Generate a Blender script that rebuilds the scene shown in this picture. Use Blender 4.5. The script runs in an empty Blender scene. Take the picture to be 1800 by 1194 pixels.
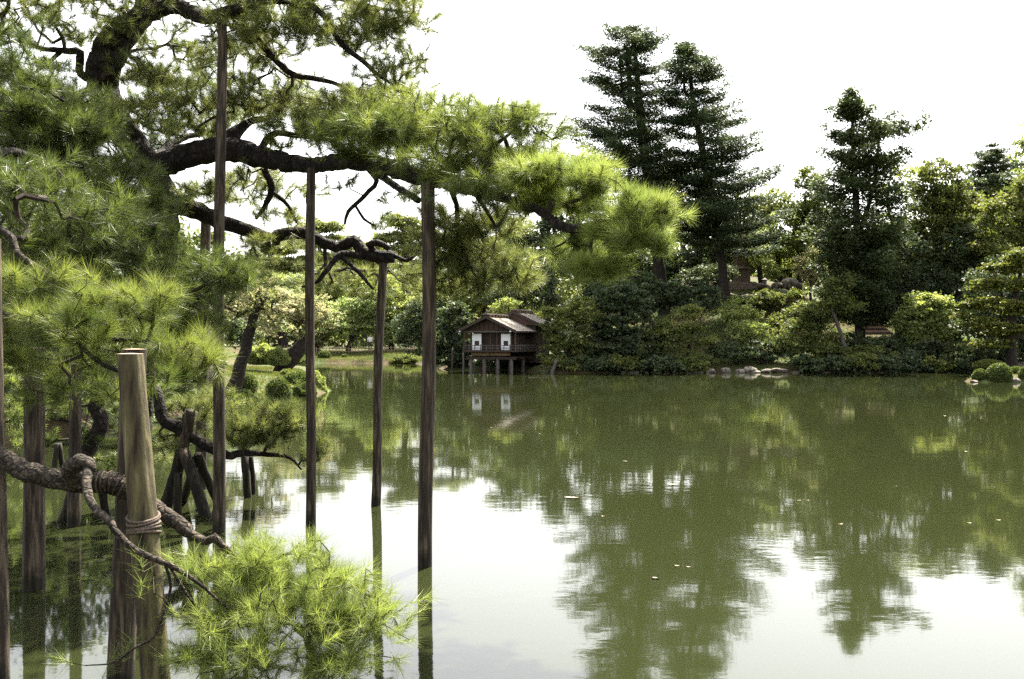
import bpy, math, random
import numpy as np
from mathutils import Vector

# ------------------------------------------------------------------ camera, sky, sun, exposure
SC = bpy.context.scene
COL = SC.collection
F, CX, CY, H = 1750.0, 900.0, 597.0, 2.2        # focal length in photo pixels, picture centre, eye height above the water
R = math.radians

cam = bpy.data.cameras.new('camera')
cam.sensor_width = 36.0
cam.lens = 35.0
cam.clip_start = 0.1
cam.clip_end = 6000.0
cam_ob = bpy.data.objects.new('camera', cam)
cam_ob.location = (0, 0, H)
cam_ob.rotation_euler = (R(90), 0, 0)
COL.objects.link(cam_ob)
SC.camera = cam_ob

SUN_EL, SUN_AZ = 56.0, 24.0                      # azimuth measured from +Y (straight ahead) towards +X
world = bpy.data.worlds.new('World')
SC.world = world
world.use_nodes = True
wn = world.node_tree
for n in list(wn.nodes):
    wn.nodes.remove(n)
w_out = wn.nodes.new('ShaderNodeOutputWorld')
w_bg = wn.nodes.new('ShaderNodeBackground')
w_sky = wn.nodes.new('ShaderNodeTexSky')
w_sky.sky_type = 'NISHITA'
w_sky.sun_disc = False
w_sky.sun_elevation = R(SUN_EL)
w_sky.sun_rotation = R(SUN_AZ)
w_sky.air_density = 1.3
w_sky.dust_density = 4.0
w_sky.ozone_density = 1.0
w_hs = wn.nodes.new('ShaderNodeHueSaturation')   # hazy white summer sky
w_hs.inputs['Saturation'].default_value = 0.2
w_bg.inputs['Strength'].default_value = 0.095
wn.links.new(w_sky.outputs[0], w_hs.inputs['Color'])
wn.links.new(w_hs.outputs[0], w_bg.inputs['Color'])
wn.links.new(w_bg.outputs[0], w_out.inputs['Surface'])

sun = bpy.data.lights.new('sun', 'SUN')
sun.energy = 5.0
sun.angle = R(0.53)
sun.color = (1.0, 0.93, 0.77)
sun_ob = bpy.data.objects.new('sun', sun)
sv = Vector((math.sin(R(SUN_AZ)) * math.cos(R(SUN_EL)), math.cos(R(SUN_AZ)) * math.cos(R(SUN_EL)), math.sin(R(SUN_EL))))
sun_ob.rotation_euler = sv.to_track_quat('Z', 'Y').to_euler()
sun_ob.location = (20, 40, 60)
COL.objects.link(sun_ob)

SC.view_settings.view_transform = 'Standard'
SC.view_settings.look = 'None'
SC.view_settings.exposure = 2.45
SC.view_settings.gamma = 1.0
SC.view_settings.use_curve_mapping = False
SC.render.engine = 'CYCLES'
SC.cycles.use_denoising = False
SC.cycles.max_bounces = 6
SC.cycles.diffuse_bounces = 3
SC.cycles.glossy_bounces = 3
SC.cycles.transmission_bounces = 3
SC.cycles.caustics_reflective = False
SC.cycles.caustics_refractive = False

# ------------------------------------------------------------------ helpers
def P(px, py, Y):
    """the point at depth Y that the photograph shows at pixel (px, py)"""
    return np.array([(px - CX) / F * Y, Y, H + (CY - py) / F * Y])

def px2m(w, Y):
    return w / F * Y

def rng(seed):
    return np.random.default_rng(seed)

def nrm(v):
    return v / np.maximum(np.linalg.norm(v, axis=-1, keepdims=True), 1e-9)

class MB:
    """collects triangles / quads and links them as ONE mesh object"""
    def __init__(self):
        self.v, self.f3, self.f4, self.n, self.t = [], [], [], 0, []
    def add(self, verts, tris=None, quads=None, tint=None):
        verts = np.asarray(verts, dtype=np.float32).reshape(-1, 3)
        if tris is not None and len(tris):
            self.f3.append(np.asarray(tris, dtype=np.int32) + self.n)
        if quads is not None and len(quads):
            self.f4.append(np.asarray(quads, dtype=np.int32) + self.n)
        self.v.append(verts)
        self.t.append(np.full(len(verts), 0.5, np.float32) if tint is None else np.asarray(tint, np.float32))
        self.n += len(verts)
    def box(self, x0, x1, y0, y1, z0, z1):
        v = [(x, y, z) for z in (z0, z1) for y in (y0, y1) for x in (x0, x1)]
        q = [(0, 2, 3, 1), (4, 5, 7, 6), (0, 1, 5, 4), (2, 6, 7, 3), (0, 4, 6, 2), (1, 3, 7, 5)]
        self.add(v, quads=q)
    def tube(self, pts, radii, sides=8, cap=True, rough=0.0, rg=None, twist=0.0):
        pts = np.asarray(pts, float)
        n = len(pts)
        radii = np.broadcast_to(np.asarray(radii, float), (n,))
        tan = nrm(np.gradient(pts, axis=0))
        ref = np.array([0.0, 0, 1]) if abs(tan[0][2]) < 0.9 else np.array([1.0, 0, 0])
        u = nrm(np.cross(tan[0], ref)[None])[0]
        V = []
        ang = np.arange(sides) / sides * 2 * math.pi
        for i in range(n):
            u = u - tan[i] * np.dot(u, tan[i])
            u = u / max(np.linalg.norm(u), 1e-9)
            w = np.cross(tan[i], u)
            r = np.full(sides, radii[i])
            if rough and rg is not None and i % 2 == 0:
                r = r * (1 + rough * rg.normal(size=sides))
            V.append(pts[i] + np.outer(np.cos(ang) * r, u) + np.outer(np.sin(ang) * r, w))
        V = np.concatenate(V)
        a = np.arange(sides)
        b = (a + 1) % sides
        q = []
        for i in range(n - 1):
            o = i * sides
            q.append(np.stack([o + a, o + b, o + sides + b, o + sides + a], 1))
        q = np.concatenate(q)
        t3 = None
        if cap:
            V = np.concatenate([V, pts[:1], pts[-1:]])
            c0, c1 = n * sides, n * sides + 1
            o = (n - 1) * sides
            t3 = np.concatenate([np.stack([b, a, np.full(sides, c0)], 1), np.stack([o + a, o + b, np.full(sides, c1)], 1)])
        self.add(V, tris=t3, quads=q)
    def frusta(self, A, B, ra, rb, sides=4):
        A, B = np.asarray(A, float), np.asarray(B, float)
        if not len(A):
            return
        d = nrm(B - A)
        ref = np.where(np.abs(d[:, 2:3]) < 0.9, np.array([[0, 0, 1.0]]), np.array([[1.0, 0, 0]]))
        u = nrm(np.cross(d, ref))
        w = np.cross(d, u)
        ang = np.arange(sides) / sides * 2 * math.pi
        c, s = np.cos(ang), np.sin(ang)
        ring = u[:, None] * c[None, :, None] + w[:, None] * s[None, :, None]
        V = np.concatenate([A[:, None] + ring * ra[:, None, None], B[:, None] + ring * rb[:, None, None]], 1)
        m = len(A)
        a = np.arange(sides)
        b = (a + 1) % sides
        q = np.stack([a, b, b + sides, a + sides], 1)[None] + (np.arange(m) * 2 * sides)[:, None, None]
        self.add(V.reshape(-1, 3), quads=q.reshape(-1, 4))
    def build(self, name, mat, parent=None, smooth=False, origin=None):
        me = bpy.data.meshes.new(name)
        v = np.concatenate(self.v).astype(np.float32)
        root = parent
        while root is not None and root.parent is not None:
            root = root.parent
        off = np.array(root.location, np.float32) if root is not None else (np.array(origin, np.float32) if origin is not None else np.zeros(3, np.float32))
        v = v - off
        f3 = np.concatenate(self.f3) if self.f3 else np.zeros((0, 3), np.int32)
        f4 = np.concatenate(self.f4) if self.f4 else np.zeros((0, 4), np.int32)
        loops = np.concatenate([f3.ravel(), f4.ravel()]).astype(np.int32)
        starts = np.concatenate([np.arange(len(f3)) * 3, len(f3) * 3 + np.arange(len(f4)) * 4]).astype(np.int32)
        me.vertices.add(len(v))
        me.vertices.foreach_set('co', v.ravel())
        me.loops.add(len(loops))
        me.loops.foreach_set('vertex_index', loops)
        me.polygons.add(len(starts))
        me.polygons.foreach_set('loop_start', starts)
        me.polygons.foreach_set('use_smooth', np.full(len(starts), bool(smooth)))
        at = me.attributes.new('tint', 'FLOAT', 'POINT')
        at.data.foreach_set('value', np.concatenate(self.t))
        me.update(calc_edges=True)
        me.validate()
        me.materials.append(mat)
        o = bpy.data.objects.new(name, me)
        if parent is None and origin is not None:
            o.location = tuple(float(c) for c in origin)
        COL.objects.link(o)
        if parent is not None:
            o.parent = parent
        return o

def tag(o, label=None, cat=None, group=None, kind=None):
    if label: o['label'] = label
    if cat: o['category'] = cat
    if group: o['group'] = group
    if kind: o['kind'] = kind
    return o

def thing(name, label, cat, loc, group=None):
    o = bpy.data.objects.new(name, None)
    o.location = tuple(float(c) for c in loc)
    o.empty_display_size = 0.2
    COL.objects.link(o)
    return tag(o, label, cat, group)

def smooth_line(pts, rad, seg=0.12, wig=0.0, rg=None):
    """Catmull-Rom through pts, resampled, with a little wobble"""
    pts = np.asarray(pts, float)
    rad = np.asarray(rad, float)
    p = np.vstack([2 * pts[0] - pts[1], pts, 2 * pts[-1] - pts[-2]])
    out, ro = [], []
    for i in range(1, len(p) - 2):
        L = np.linalg.norm(p[i + 1] - p[i])
        k = max(2, int(L / seg))
        for j in range(k):
            t = j / k
            out.append(0.5 * ((2 * p[i]) + (-p[i - 1] + p[i + 1]) * t + (2 * p[i - 1] - 5 * p[i] + 4 * p[i + 1] - p[i + 2]) * t * t + (-p[i - 1] + 3 * p[i] - 3 * p[i + 1] + p[i + 2]) * t ** 3))
            ro.append(rad[i - 1] * (1 - t) + rad[i] * t)
    out.append(pts[-1]); ro.append(rad[-1])
    out, ro = np.array(out), np.array(ro)
    if wig and rg is not None:
        w = rg.normal(size=out.shape) * wig * ro[:, None]
        w[0] = 0
        out = out + w
    return out, ro

# ------------------------------------------------------------------ materials (all procedural)
def new_mat(name):
    m = bpy.data.materials.new(name)
    m.use_nodes = True
    nt = m.node_tree
    return m, nt, nt.nodes['Principled BSDF'], nt.nodes['Material Output']

def ramp(nt, fac, stops):
    r = nt.nodes.new('ShaderNodeValToRGB')
    el = r.color_ramp.elements
    while len(el) < len(stops):
        el.new(0.5)
    for e, (p, c) in zip(el, stops):
        e.position = p
        e.color = (*c, 1)
    nt.links.new(fac, r.inputs[0])
    return r.outputs[0]

def noise(nt, scale, detail=4, vec=None, rough=0.55):
    n = nt.nodes.new('ShaderNodeTexNoise')
    n.inputs['Scale'].default_value = scale
    n.inputs['Detail'].default_value = detail
    n.inputs['Roughness'].default_value = rough
    if vec is not None:
        nt.links.new(vec, n.inputs['Vector'])
    return n.outputs['Fac']

def obj_vec(nt, scale=(1, 1, 1)):
    tc = nt.nodes.new('ShaderNodeTexCoord')
    mp = nt.nodes.new('ShaderNodeMapping')
    mp.inputs['Scale'].default_value = scale
    nt.links.new(tc.outputs['Object'], mp.inputs['Vector'])
    return mp.outputs[0]

def bump(nt, bsdf, height, dist, strength=1.0):
    b = nt.nodes.new('ShaderNodeBump')
    b.inputs['Distance'].default_value = dist
    b.inputs['Strength'].default_value = strength
    nt.links.new(height, b.inputs['Height'])
    nt.links.new(b.outputs[0], bsdf.inputs['Normal'])
    return b

def mat_rough(name, stops, scale, rough=0.85, bdist=0.01, vscale=(1, 1, 1), bscale=None, spec=0.3):
    m, nt, b, out = new_mat(name)
    v = obj_vec(nt, vscale)
    f = noise(nt, scale, 6, v, 0.65)
    nt.links.new(ramp(nt, f, stops), b.inputs['Base Color'])
    b.inputs['Roughness'].default_value = rough
    b.inputs['Specular IOR Level'].default_value = spec
    f2 = noise(nt, bscale or scale * 2.5, 5, v, 0.7)
    bump(nt, b, f2, bdist)
    return m

def mat_leaf(name, c1, c2, transl=0.4, rough=0.5, tcol=None, spec=0.35):
    """thin leaf: reflects and lets light through; colour varies from leaf cluster to leaf cluster"""
    m, nt, b, out = new_mat(name)
    at = nt.nodes.new('ShaderNodeAttribute')
    at.attribute_name = 'tint'
    geo = nt.nodes.new('ShaderNodeNewGeometry')
    add = nt.nodes.new('ShaderNodeMath'); add.operation = 'MULTIPLY_ADD'
    nt.links.new(geo.outputs['Random Per Island'], add.inputs[0])
    add.inputs[1].default_value = 0.4
    nt.links.new(at.outputs['Fac'], add.inputs[2])
    sub = nt.nodes.new('ShaderNodeMath'); sub.operation = 'SUBTRACT'; sub.use_clamp = True
    nt.links.new(add.outputs[0], sub.inputs[0]); sub.inputs[1].default_value = 0.2
    mix = nt.nodes.new('ShaderNodeMix'); mix.data_type = 'RGBA'
    nt.links.new(sub.outputs[0], mix.inputs[0])
    mix.inputs[6].default_value = (*c1, 1)
    mix.inputs[7].default_value = (*c2, 1)
    nt.links.new(mix.outputs[2], b.inputs['Base Color'])
    b.inputs['Roughness'].default_value = rough
    b.inputs['Specular IOR Level'].default_value = spec
    tr = nt.nodes.new('ShaderNodeBsdfTranslucent')
    tm = nt.nodes.new('ShaderNodeMix'); tm.data_type = 'RGBA'; tm.blend_type = 'MULTIPLY'
    tm.inputs[0].default_value = 1.0
    nt.links.new(mix.outputs[2], tm.inputs[6])
    tm.inputs[7].default_value = (*(tcol or (1.25, 1.3, 0.72)), 1)
    nt.links.new(tm.outputs[2], tr.inputs['Color'])
    ms = nt.nodes.new('ShaderNodeMixShader')
    ms.inputs[0].default_value = transl
    nt.links.new(b.outputs[0], ms.inputs[1])
    nt.links.new(tr.outputs[0], ms.inputs[2])
    nt.links.new(ms.outputs[0], out.inputs['Surface'])
    return m

M = {}
def mat_bark(name, dark, mid, light, scale, bd, vs=(1, 1, 0.55)):
    m, nt, b, out = new_mat(name)
    v = obj_vec(nt, vs)
    wob = noise(nt, scale * 0.6, 4, v, 0.6)
    mixv = nt.nodes.new('ShaderNodeMix'); mixv.data_type = 'VECTOR'
    mixv.inputs[0].default_value = 0.06
    n3 = nt.nodes.new('ShaderNodeTexNoise'); n3.inputs['Scale'].default_value = scale * 0.5
    nt.links.new(v, n3.inputs['Vector'])
    nt.links.new(v, mixv.inputs[4]); nt.links.new(n3.outputs['Color'], mixv.inputs[5])
    vo = nt.nodes.new('ShaderNodeTexVoronoi'); vo.feature = 'DISTANCE_TO_EDGE'
    vo.inputs['Scale'].default_value = scale
    nt.links.new(mixv.outputs[1], vo.inputs['Vector'])
    vc = nt.nodes.new('ShaderNodeTexVoronoi'); vc.inputs['Scale'].default_value = scale
    nt.links.new(mixv.outputs[1], vc.inputs['Vector'])
    crack = ramp(nt, vo.outputs['Distance'], [(0.0, (0.35, 0.35, 0.35)), (0.2, (1, 1, 1))])
    f = noise(nt, scale * 2.2, 6, v, 0.7)
    col = ramp(nt, f, [(0.3, dark), (0.52, mid), (0.72, light)])
    hsv = nt.nodes.new('ShaderNodeHueSaturation')
    mr = nt.nodes.new('ShaderNodeMapRange'); mr.inputs[3].default_value = 0.55; mr.inputs[4].default_value = 1.5
    sx = nt.nodes.new('ShaderNodeSeparateColor')
    nt.links.new(vc.outputs['Color'], sx.inputs[0]); nt.links.new(sx.outputs[0], mr.inputs[0]); nt.links.new(mr.outputs[0], hsv.inputs['Value'])
    nt.links.new(col, hsv.inputs['Color'])
    mx = nt.nodes.new('ShaderNodeMix'); mx.data_type = 'RGBA'; mx.blend_type = 'MULTIPLY'; mx.inputs[0].default_value = 1
    nt.links.new(hsv.outputs[0], mx.inputs[6]); nt.links.new(crack, mx.inputs[7])
    nt.links.new(mx.outputs[2], b.inputs['Base Color'])
    b.inputs['Roughness'].default_value = 0.9
    b.inputs['Specular IOR Level'].default_value = 0.25
    ad = nt.nodes.new('ShaderNodeMath'); ad.operation = 'MULTIPLY_ADD'
    nt.links.new(f, ad.inputs[0]); ad.inputs[1].default_value = 0.7
    nt.links.new(crack, ad.inputs[2])
    bump(nt, b, ad.outputs[0], bd)
    return m
M['bark'] = mat_bark('bark', (0.006, 0.0045, 0.004), (0.02, 0.0145, 0.012), (0.055, 0.042, 0.034), 15, 0.03)
M['bark_near'] = mat_bark('near_bark', (0.012, 0.009, 0.007), (0.042, 0.032, 0.024), (0.17, 0.138, 0.1), 24, 0.014, (1, 1, 1))
M['bark_far'] = mat_rough('far_bark', [(0.3, (0.006, 0.0045, 0.004)), (0.52, (0.022, 0.016, 0.013)), (0.75, (0.06, 0.044, 0.035))], 12, 0.9, 0.06, (1, 1, 0.6), 20)
M['twig'] = mat_rough('twig_bark', [(0.35, (0.012, 0.009, 0.007)), (0.7, (0.05, 0.034, 0.025))], 14, 0.9, 0.004)
M['post'] = mat_rough('weathered_post', [(0.36, (0.010, 0.007, 0.005)), (0.5, (0.038, 0.027, 0.019)), (0.64, (0.115, 0.086, 0.06))], 26, 0.85, 0.01, (1, 1, 0.09), 50)
M['pole'] = mat_rough('peeled_pole', [(0.34, (0.016, 0.011, 0.007)), (0.46, (0.055, 0.042, 0.022)), (0.56, (0.09, 0.08, 0.034)), (0.7, (0.2, 0.16, 0.105))], 16, 0.85, 0.012, (1, 1, 0.12), 40)
M['endgrain'] = mat_rough('end_grain', [(0.3, (0.2, 0.14, 0.1)), (0.7, (0.45, 0.35, 0.27))], 30, 0.85, 0.003)
M['rope'] = mat_rough('palm_rope', [(0.3, (0.04, 0.03, 0.025)), (0.7, (0.16, 0.12, 0.1))], 60, 0.95, 0.004)
M['rock'] = mat_rough('rock', [(0.32, (0.035, 0.03, 0.025)), (0.48, (0.1, 0.085, 0.068)), (0.66, (0.26, 0.23, 0.19))], 4, 0.9, 0.03, (1, 1, 1), 9)
M['rock_moss'] = mat_rough('mossy_rock', [(0.3, (0.035, 0.03, 0.025)), (0.5, (0.09, 0.075, 0.06)), (0.66, (0.06, 0.075, 0.025))], 4, 0.95, 0.03, (1, 1, 1), 9)
M['dark_wood'] = mat_rough('dark_wood', [(0.3, (0.018, 0.012, 0.01)), (0.7, (0.06, 0.04, 0.03))], 14, 0.7, 0.003, (1, 1, 0.2))
M['red_wood'] = mat_rough('red_brown_wood', [(0.3, (0.04, 0.02, 0.015)), (0.7, (0.085, 0.045, 0.033))], 14, 0.7, 0.003, (1, 1, 0.2))
M['tan_wood'] = mat_rough('tan_board', [(0.3, (0.14, 0.085, 0.045)), (0.7, (0.26, 0.17, 0.1))], 10, 0.75, 0.003, (0.3, 1, 1))
M['grey_wood'] = mat_rough('grey_pillar', [(0.3, (0.045, 0.037, 0.032)), (0.7, (0.12, 0.105, 0.092))], 10, 0.85, 0.004, (1, 1, 0.2))
M['plaster'] = mat_rough('white_paper', [(0.3, (0.76, 0.77, 0.8)), (0.7, (0.82, 0.82, 0.83))], 3, 0.9, 0.001)
M['shingle'] = mat_rough('wood_shingle', [(0.3, (0.12, 0.1, 0.085)), (0.55, (0.2, 0.172, 0.145)), (0.75, (0.3, 0.26, 0.22))], 9, 0.85, 0.012, (1, 3, 1), 18)
M['bamboo'] = mat_rough('bamboo', [(0.3, (0.16, 0.12, 0.07)), (0.7, (0.32, 0.25, 0.15))], 8, 0.7, 0.002)
M['stone_dark'] = mat_rough('pagoda_stone', [(0.3, (0.08, 0.055, 0.045)), (0.7, (0.24, 0.18, 0.15))], 6, 0.9, 0.012)
M['cloth_white'] = mat_rough('white_shirt', [(0.3, (0.72, 0.72, 0.76)), (0.7, (0.8, 0.8, 0.82))], 5, 0.9, 0.002)
M['cloth_dark'] = mat_rough('dark_trousers', [(0.3, (0.02, 0.022, 0.03)), (0.7, (0.04, 0.042, 0.055))], 5, 0.9, 0.002)
M['skin'] = mat_rough('skin', [(0.3, (0.42, 0.26, 0.19)), (0.7, (0.5, 0.32, 0.24))], 5, 0.6, 0.001)
M['hair'] = mat_rough('hair', [(0.3, (0.012, 0.01, 0.009)), (0.7, (0.03, 0.024, 0.02))], 30, 0.6, 0.002)
M['dead_leaf'] = mat_rough('dead_leaf', [(0.3, (0.22, 0.18, 0.11)), (0.7, (0.45, 0.4, 0.29))], 20, 0.7, 0.002)

def wet_foot(mat, z0):
    """algae-dark wet band where the timber stands in the water"""
    nt = mat.node_tree
    b = nt.nodes['Principled BSDF']
    src = b.inputs['Base Color'].links[0].from_socket
    tc = nt.nodes.new('ShaderNodeTexCoord')
    sx = nt.nodes.new('ShaderNodeSeparateXYZ')
    nt.links.new(tc.outputs['Object'], sx.inputs[0])
    nz = noise(nt, 9, 3, tc.outputs['Object'])
    ad = nt.nodes.new('ShaderNodeMath'); ad.operation = 'MULTIPLY_ADD'
    nt.links.new(nz, ad.inputs[0]); ad.inputs[1].default_value = 0.3
    nt.links.new(sx.outputs['Z'], ad.inputs[2])
    f = ramp(nt, ad.outputs[0], [(0.0, (0.28, 0.32, 0.22)), (1.0, (1, 1, 1))])
    r = f.node
    r.color_ramp.elements[0].position = 0.0; r.color_ramp.elements[1].position = 1.0
    mr = nt.nodes.new('ShaderNodeMapRange')
    nt.links.new(ad.outputs[0], mr.inputs[0])
    mr.inputs[1].default_value = z0 + 0.27; mr.inputs[2].default_value = z0 + 0.36
    nt.links.new(mr.outputs[0], r.inputs[0])
    mx = nt.nodes.new('ShaderNodeMix'); mx.data_type = 'RGBA'; mx.blend_type = 'MULTIPLY'
    mx.inputs[0].default_value = 1
    nt.links.new(src, mx.inputs[6]); nt.links.new(f, mx.inputs[7])
    nt.links.new(mx.outputs[2], b.inputs['Base Color'])
wet_foot(M['post'], 0.5)

# pine needles; brighter copies put sunlight into the colour of lit tufts
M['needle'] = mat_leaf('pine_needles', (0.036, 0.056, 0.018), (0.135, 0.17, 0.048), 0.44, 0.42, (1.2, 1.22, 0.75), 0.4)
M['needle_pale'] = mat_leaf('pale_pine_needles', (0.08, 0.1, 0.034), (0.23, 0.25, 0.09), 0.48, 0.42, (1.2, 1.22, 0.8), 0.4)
M['needle_sunlit'] = mat_leaf('sunlit_pine_needles', (0.105, 0.145, 0.038), (0.285, 0.33, 0.1), 0.47, 0.42, (1.12, 1.15, 0.78), 0.35)
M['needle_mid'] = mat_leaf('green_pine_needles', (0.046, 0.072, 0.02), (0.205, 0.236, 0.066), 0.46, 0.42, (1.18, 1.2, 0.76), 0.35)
# far foliage
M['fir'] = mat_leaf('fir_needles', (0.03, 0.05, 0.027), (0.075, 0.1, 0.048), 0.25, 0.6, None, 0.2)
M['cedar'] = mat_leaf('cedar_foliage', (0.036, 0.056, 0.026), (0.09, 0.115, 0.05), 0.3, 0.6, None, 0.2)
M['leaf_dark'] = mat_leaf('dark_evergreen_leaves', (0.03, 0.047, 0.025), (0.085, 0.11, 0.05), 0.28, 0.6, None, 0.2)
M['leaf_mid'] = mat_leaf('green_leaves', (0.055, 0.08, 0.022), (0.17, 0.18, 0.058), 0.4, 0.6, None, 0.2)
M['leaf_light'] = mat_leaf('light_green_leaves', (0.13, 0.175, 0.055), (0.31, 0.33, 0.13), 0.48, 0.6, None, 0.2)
M['leaf_glow'] = mat_leaf('sunlit_glow_leaves', (0.16, 0.215, 0.08), (0.36, 0.39, 0.19), 0.53, 0.6, (1.12, 1.2, 0.8), 0.2)  # sunlit glow of the far bank put into the leaf colour
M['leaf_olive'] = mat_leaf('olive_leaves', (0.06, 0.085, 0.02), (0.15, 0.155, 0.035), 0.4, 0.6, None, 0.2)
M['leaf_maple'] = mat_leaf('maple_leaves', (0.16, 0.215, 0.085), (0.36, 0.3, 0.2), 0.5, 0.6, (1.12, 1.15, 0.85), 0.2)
M['leaf_red'] = mat_leaf('reddish_leaves', (0.14, 0.1, 0.035), (0.26, 0.14, 0.06), 0.45, 0.5)
M['clip'] = mat_leaf('clipped_azalea', (0.045, 0.07, 0.02), (0.12, 0.145, 0.04), 0.3, 0.6, None, 0.2)
M['grass'] = mat_leaf('grass_blades', (0.05, 0.08, 0.02), (0.14, 0.14, 0.045), 0.4, 0.6, None, 0.2)
M['core'] = mat_rough('shrub_core', [(0.3, (0.012, 0.018, 0.008)), (0.7, (0.03, 0.04, 0.016))], 8, 0.95, 0.02)

# ground: moss, grass and bare earth patches
def make_ground_mat():
    m, nt, b, out = new_mat('ground')
    v = obj_vec(nt)
    f1 = noise(nt, 0.45, 6, v, 0.65)
    f2 = noise(nt, 6, 5, v, 0.7)
    c1 = ramp(nt, f1, [(0.36, (0.04, 0.026, 0.015)), (0.46, (0.07, 0.05, 0.022)), (0.52, (0.055, 0.068, 0.02)), (0.64, (0.05, 0.08, 0.02)), (0.75, (0.1, 0.09, 0.036))])
    c2 = ramp(nt, f2, [(0.3, (0.5, 0.5, 0.5)), (0.7, (1.2, 1.2, 1.2))])
    mx = nt.nodes.new('ShaderNodeMix'); mx.data_type = 'RGBA'; mx.blend_type = 'MULTIPLY'
    mx.inputs[0].default_value = 1
    nt.links.new(c1, mx.inputs[6]); nt.links.new(c2, mx.inputs[7])
    nt.links.new(mx.outputs[2], b.inputs['Base Color'])
    b.inputs['Roughness'].default_value = 0.95
    b.inputs['Specular IOR Level'].default_value = 0.2
    bump(nt, b, f2, 0.05)
    return m
M['ground'] = make_ground_mat()

def make_water_mat():
    m, nt, b, out = new_mat('pond_water')
    b.inputs['Base Color'].default_value = (0.015, 0.0182, 0.0067, 1)    # murky green pond
    b.inputs['Roughness'].default_value = 0.035
    b.inputs['IOR'].default_value = 1.333
    v1 = obj_vec(nt, (1.0, 1.6, 1))
    n1 = noise(nt, 3.2, 3, v1, 0.5)
    v2 = obj_vec(nt, (0.5, 1.0, 1))
    n2 = noise(nt, 0.55, 2, v2, 0.5)
    sc = nt.nodes.new('ShaderNodeMath'); sc.operation = 'MULTIPLY'
    gate = ramp(nt, n2, [(0.38, (0.12, 0.12, 0.12)), (0.66, (1.3, 1.3, 1.3))])
    nt.links.new(n1, sc.inputs[0]); nt.links.new(gate, sc.inputs[1])
    ad = nt.nodes.new('ShaderNodeMath'); ad.operation = 'MULTIPLY_ADD'
    nt.links.new(n2, ad.inputs[0]); ad.inputs[1].default_value = 1.0
    nt.links.new(sc.outputs[0], ad.inputs[2])
    bump(nt, b, ad.outputs[0], 0.0012)
    return m
M['water'] = make_water_mat()

# ------------------------------------------------------------------ the setting: pond, banks, hill
POND = np.array([(-14, 2), (20, 2), (45, 10), (49, 35), (38, 47.5), (31, 50.2), (26.5, 50.9), (24.2, 51.3), (23.6, 52.4), (25.5, 55), (31, 58), (36, 62), (34, 65), (30, 66.2), (20, 66), (14, 66.4),
                 (8, 66.3), (4.4, 65.3), (2.6, 65.2), (1.8, 67.5), (-0.5, 71), (-5, 72.5), (-6.2, 78), (-7.5, 87), (-9, 91), (-18, 92.5), (-23, 91), (-18.8, 80), (-14, 70), (-11.6, 57), (-9.4, 48), (-7.6, 42.6), (-7.6, 40.6),
                 (-8.4, 38), (-9.0, 36), (-8.6, 34.2), (-9.6, 33), (-9.7, 30), (-9.4, 27), (-10.2, 23), (-11, 19), (-11.5, 15), (-12.5, 11), (-13, 6)], float)

def pond_sd(x, y):
    """signed distance to the pond outline: positive on land"""
    x = np.asarray(x, float); y = np.asarray(y, float)
    best = np.full(x.shape, 1e18)
    inside = np.zeros(x.shape, bool)
    n = len(POND)
    for i in range(n):
        ax, ay = POND[i]; bx, by = POND[(i + 1) % n]
        dx, dy = bx - ax, by - ay
        t = np.clip(((x - ax) * dx + (y - ay) * dy) / (dx * dx + dy * dy), 0, 1)
        d = (x - ax - t * dx) ** 2 + (y - ay - t * dy) ** 2
        best = np.minimum(best, d)
        cond = ((ay > y) != (by > y))
        with np.errstate(divide='ignore', invalid='ignore'):
            xi = (bx - ax) * (y - ay) / (by - ay + 1e-12) + ax
        inside ^= cond & (x < xi)
    d = np.sqrt(best)
    return np.where(inside, -d, d)

def sstep(a, b, x):
    t = np.clip((x - a) / (b - a), 0, 1)
    return t * t * (3 - 2 * t)

def ground_z(x, y):
    x = np.asarray(x, float); y = np.asarray(y, float)
    d = pond_sd(x, y)
    wob = 0.06 * np.sin(x * 1.7 + 0.6 * y) * np.cos(y * 1.3) + 0.05 * np.sin(x * 0.53 + 1.1) * np.sin(y * 0.47)
    land = -0.08 + 0.42 * sstep(-0.1, 0.7, d) + wob * sstep(0.3, 1.5, d)
    land = land + 0.075 * np.clip(d, 0, 14) * sstep(-4, -9, x) * sstep(22, 30, y) * sstep(66, 56, y)          # left bank climbs
    land = land + 0.10 * np.clip(d - 0.5, 0, 9) * sstep(84, 90, y)                                              # lawn at the back
    land = land + 7.0 * np.exp(-((x - 19) / 13.0) ** 2 - ((y - 87) / 13.0) ** 2) * sstep(0, 6, d)               # the hill
    land = land + 1.6 * sstep(0.5, 12, d) * sstep(60, 66, y) * sstep(24, 32, x)
    bed = -0.08 - 0.35 * np.clip(-d, 0, 3)
    return np.where(d > -0.1, land, bed)

def gz(x, y):
    return float(ground_z(np.array([x]), np.array([y]))[0])

def axis_vals(lo, hi, step, far):
    core = np.arange(lo, hi + 1e-6, step)
    out = [core]
    a, s = hi, step
    ext = []
    while a < far:
        s *= 1.35; a += s; ext.append(a)
    out.append(np.array(ext))
    a, s = lo, step
    ext = []
    while a > -far:
        s *= 1.35; a -= s; ext.append(a)
    return np.concatenate([np.array(ext[::-1]), core, np.array(out[1])])

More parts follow.
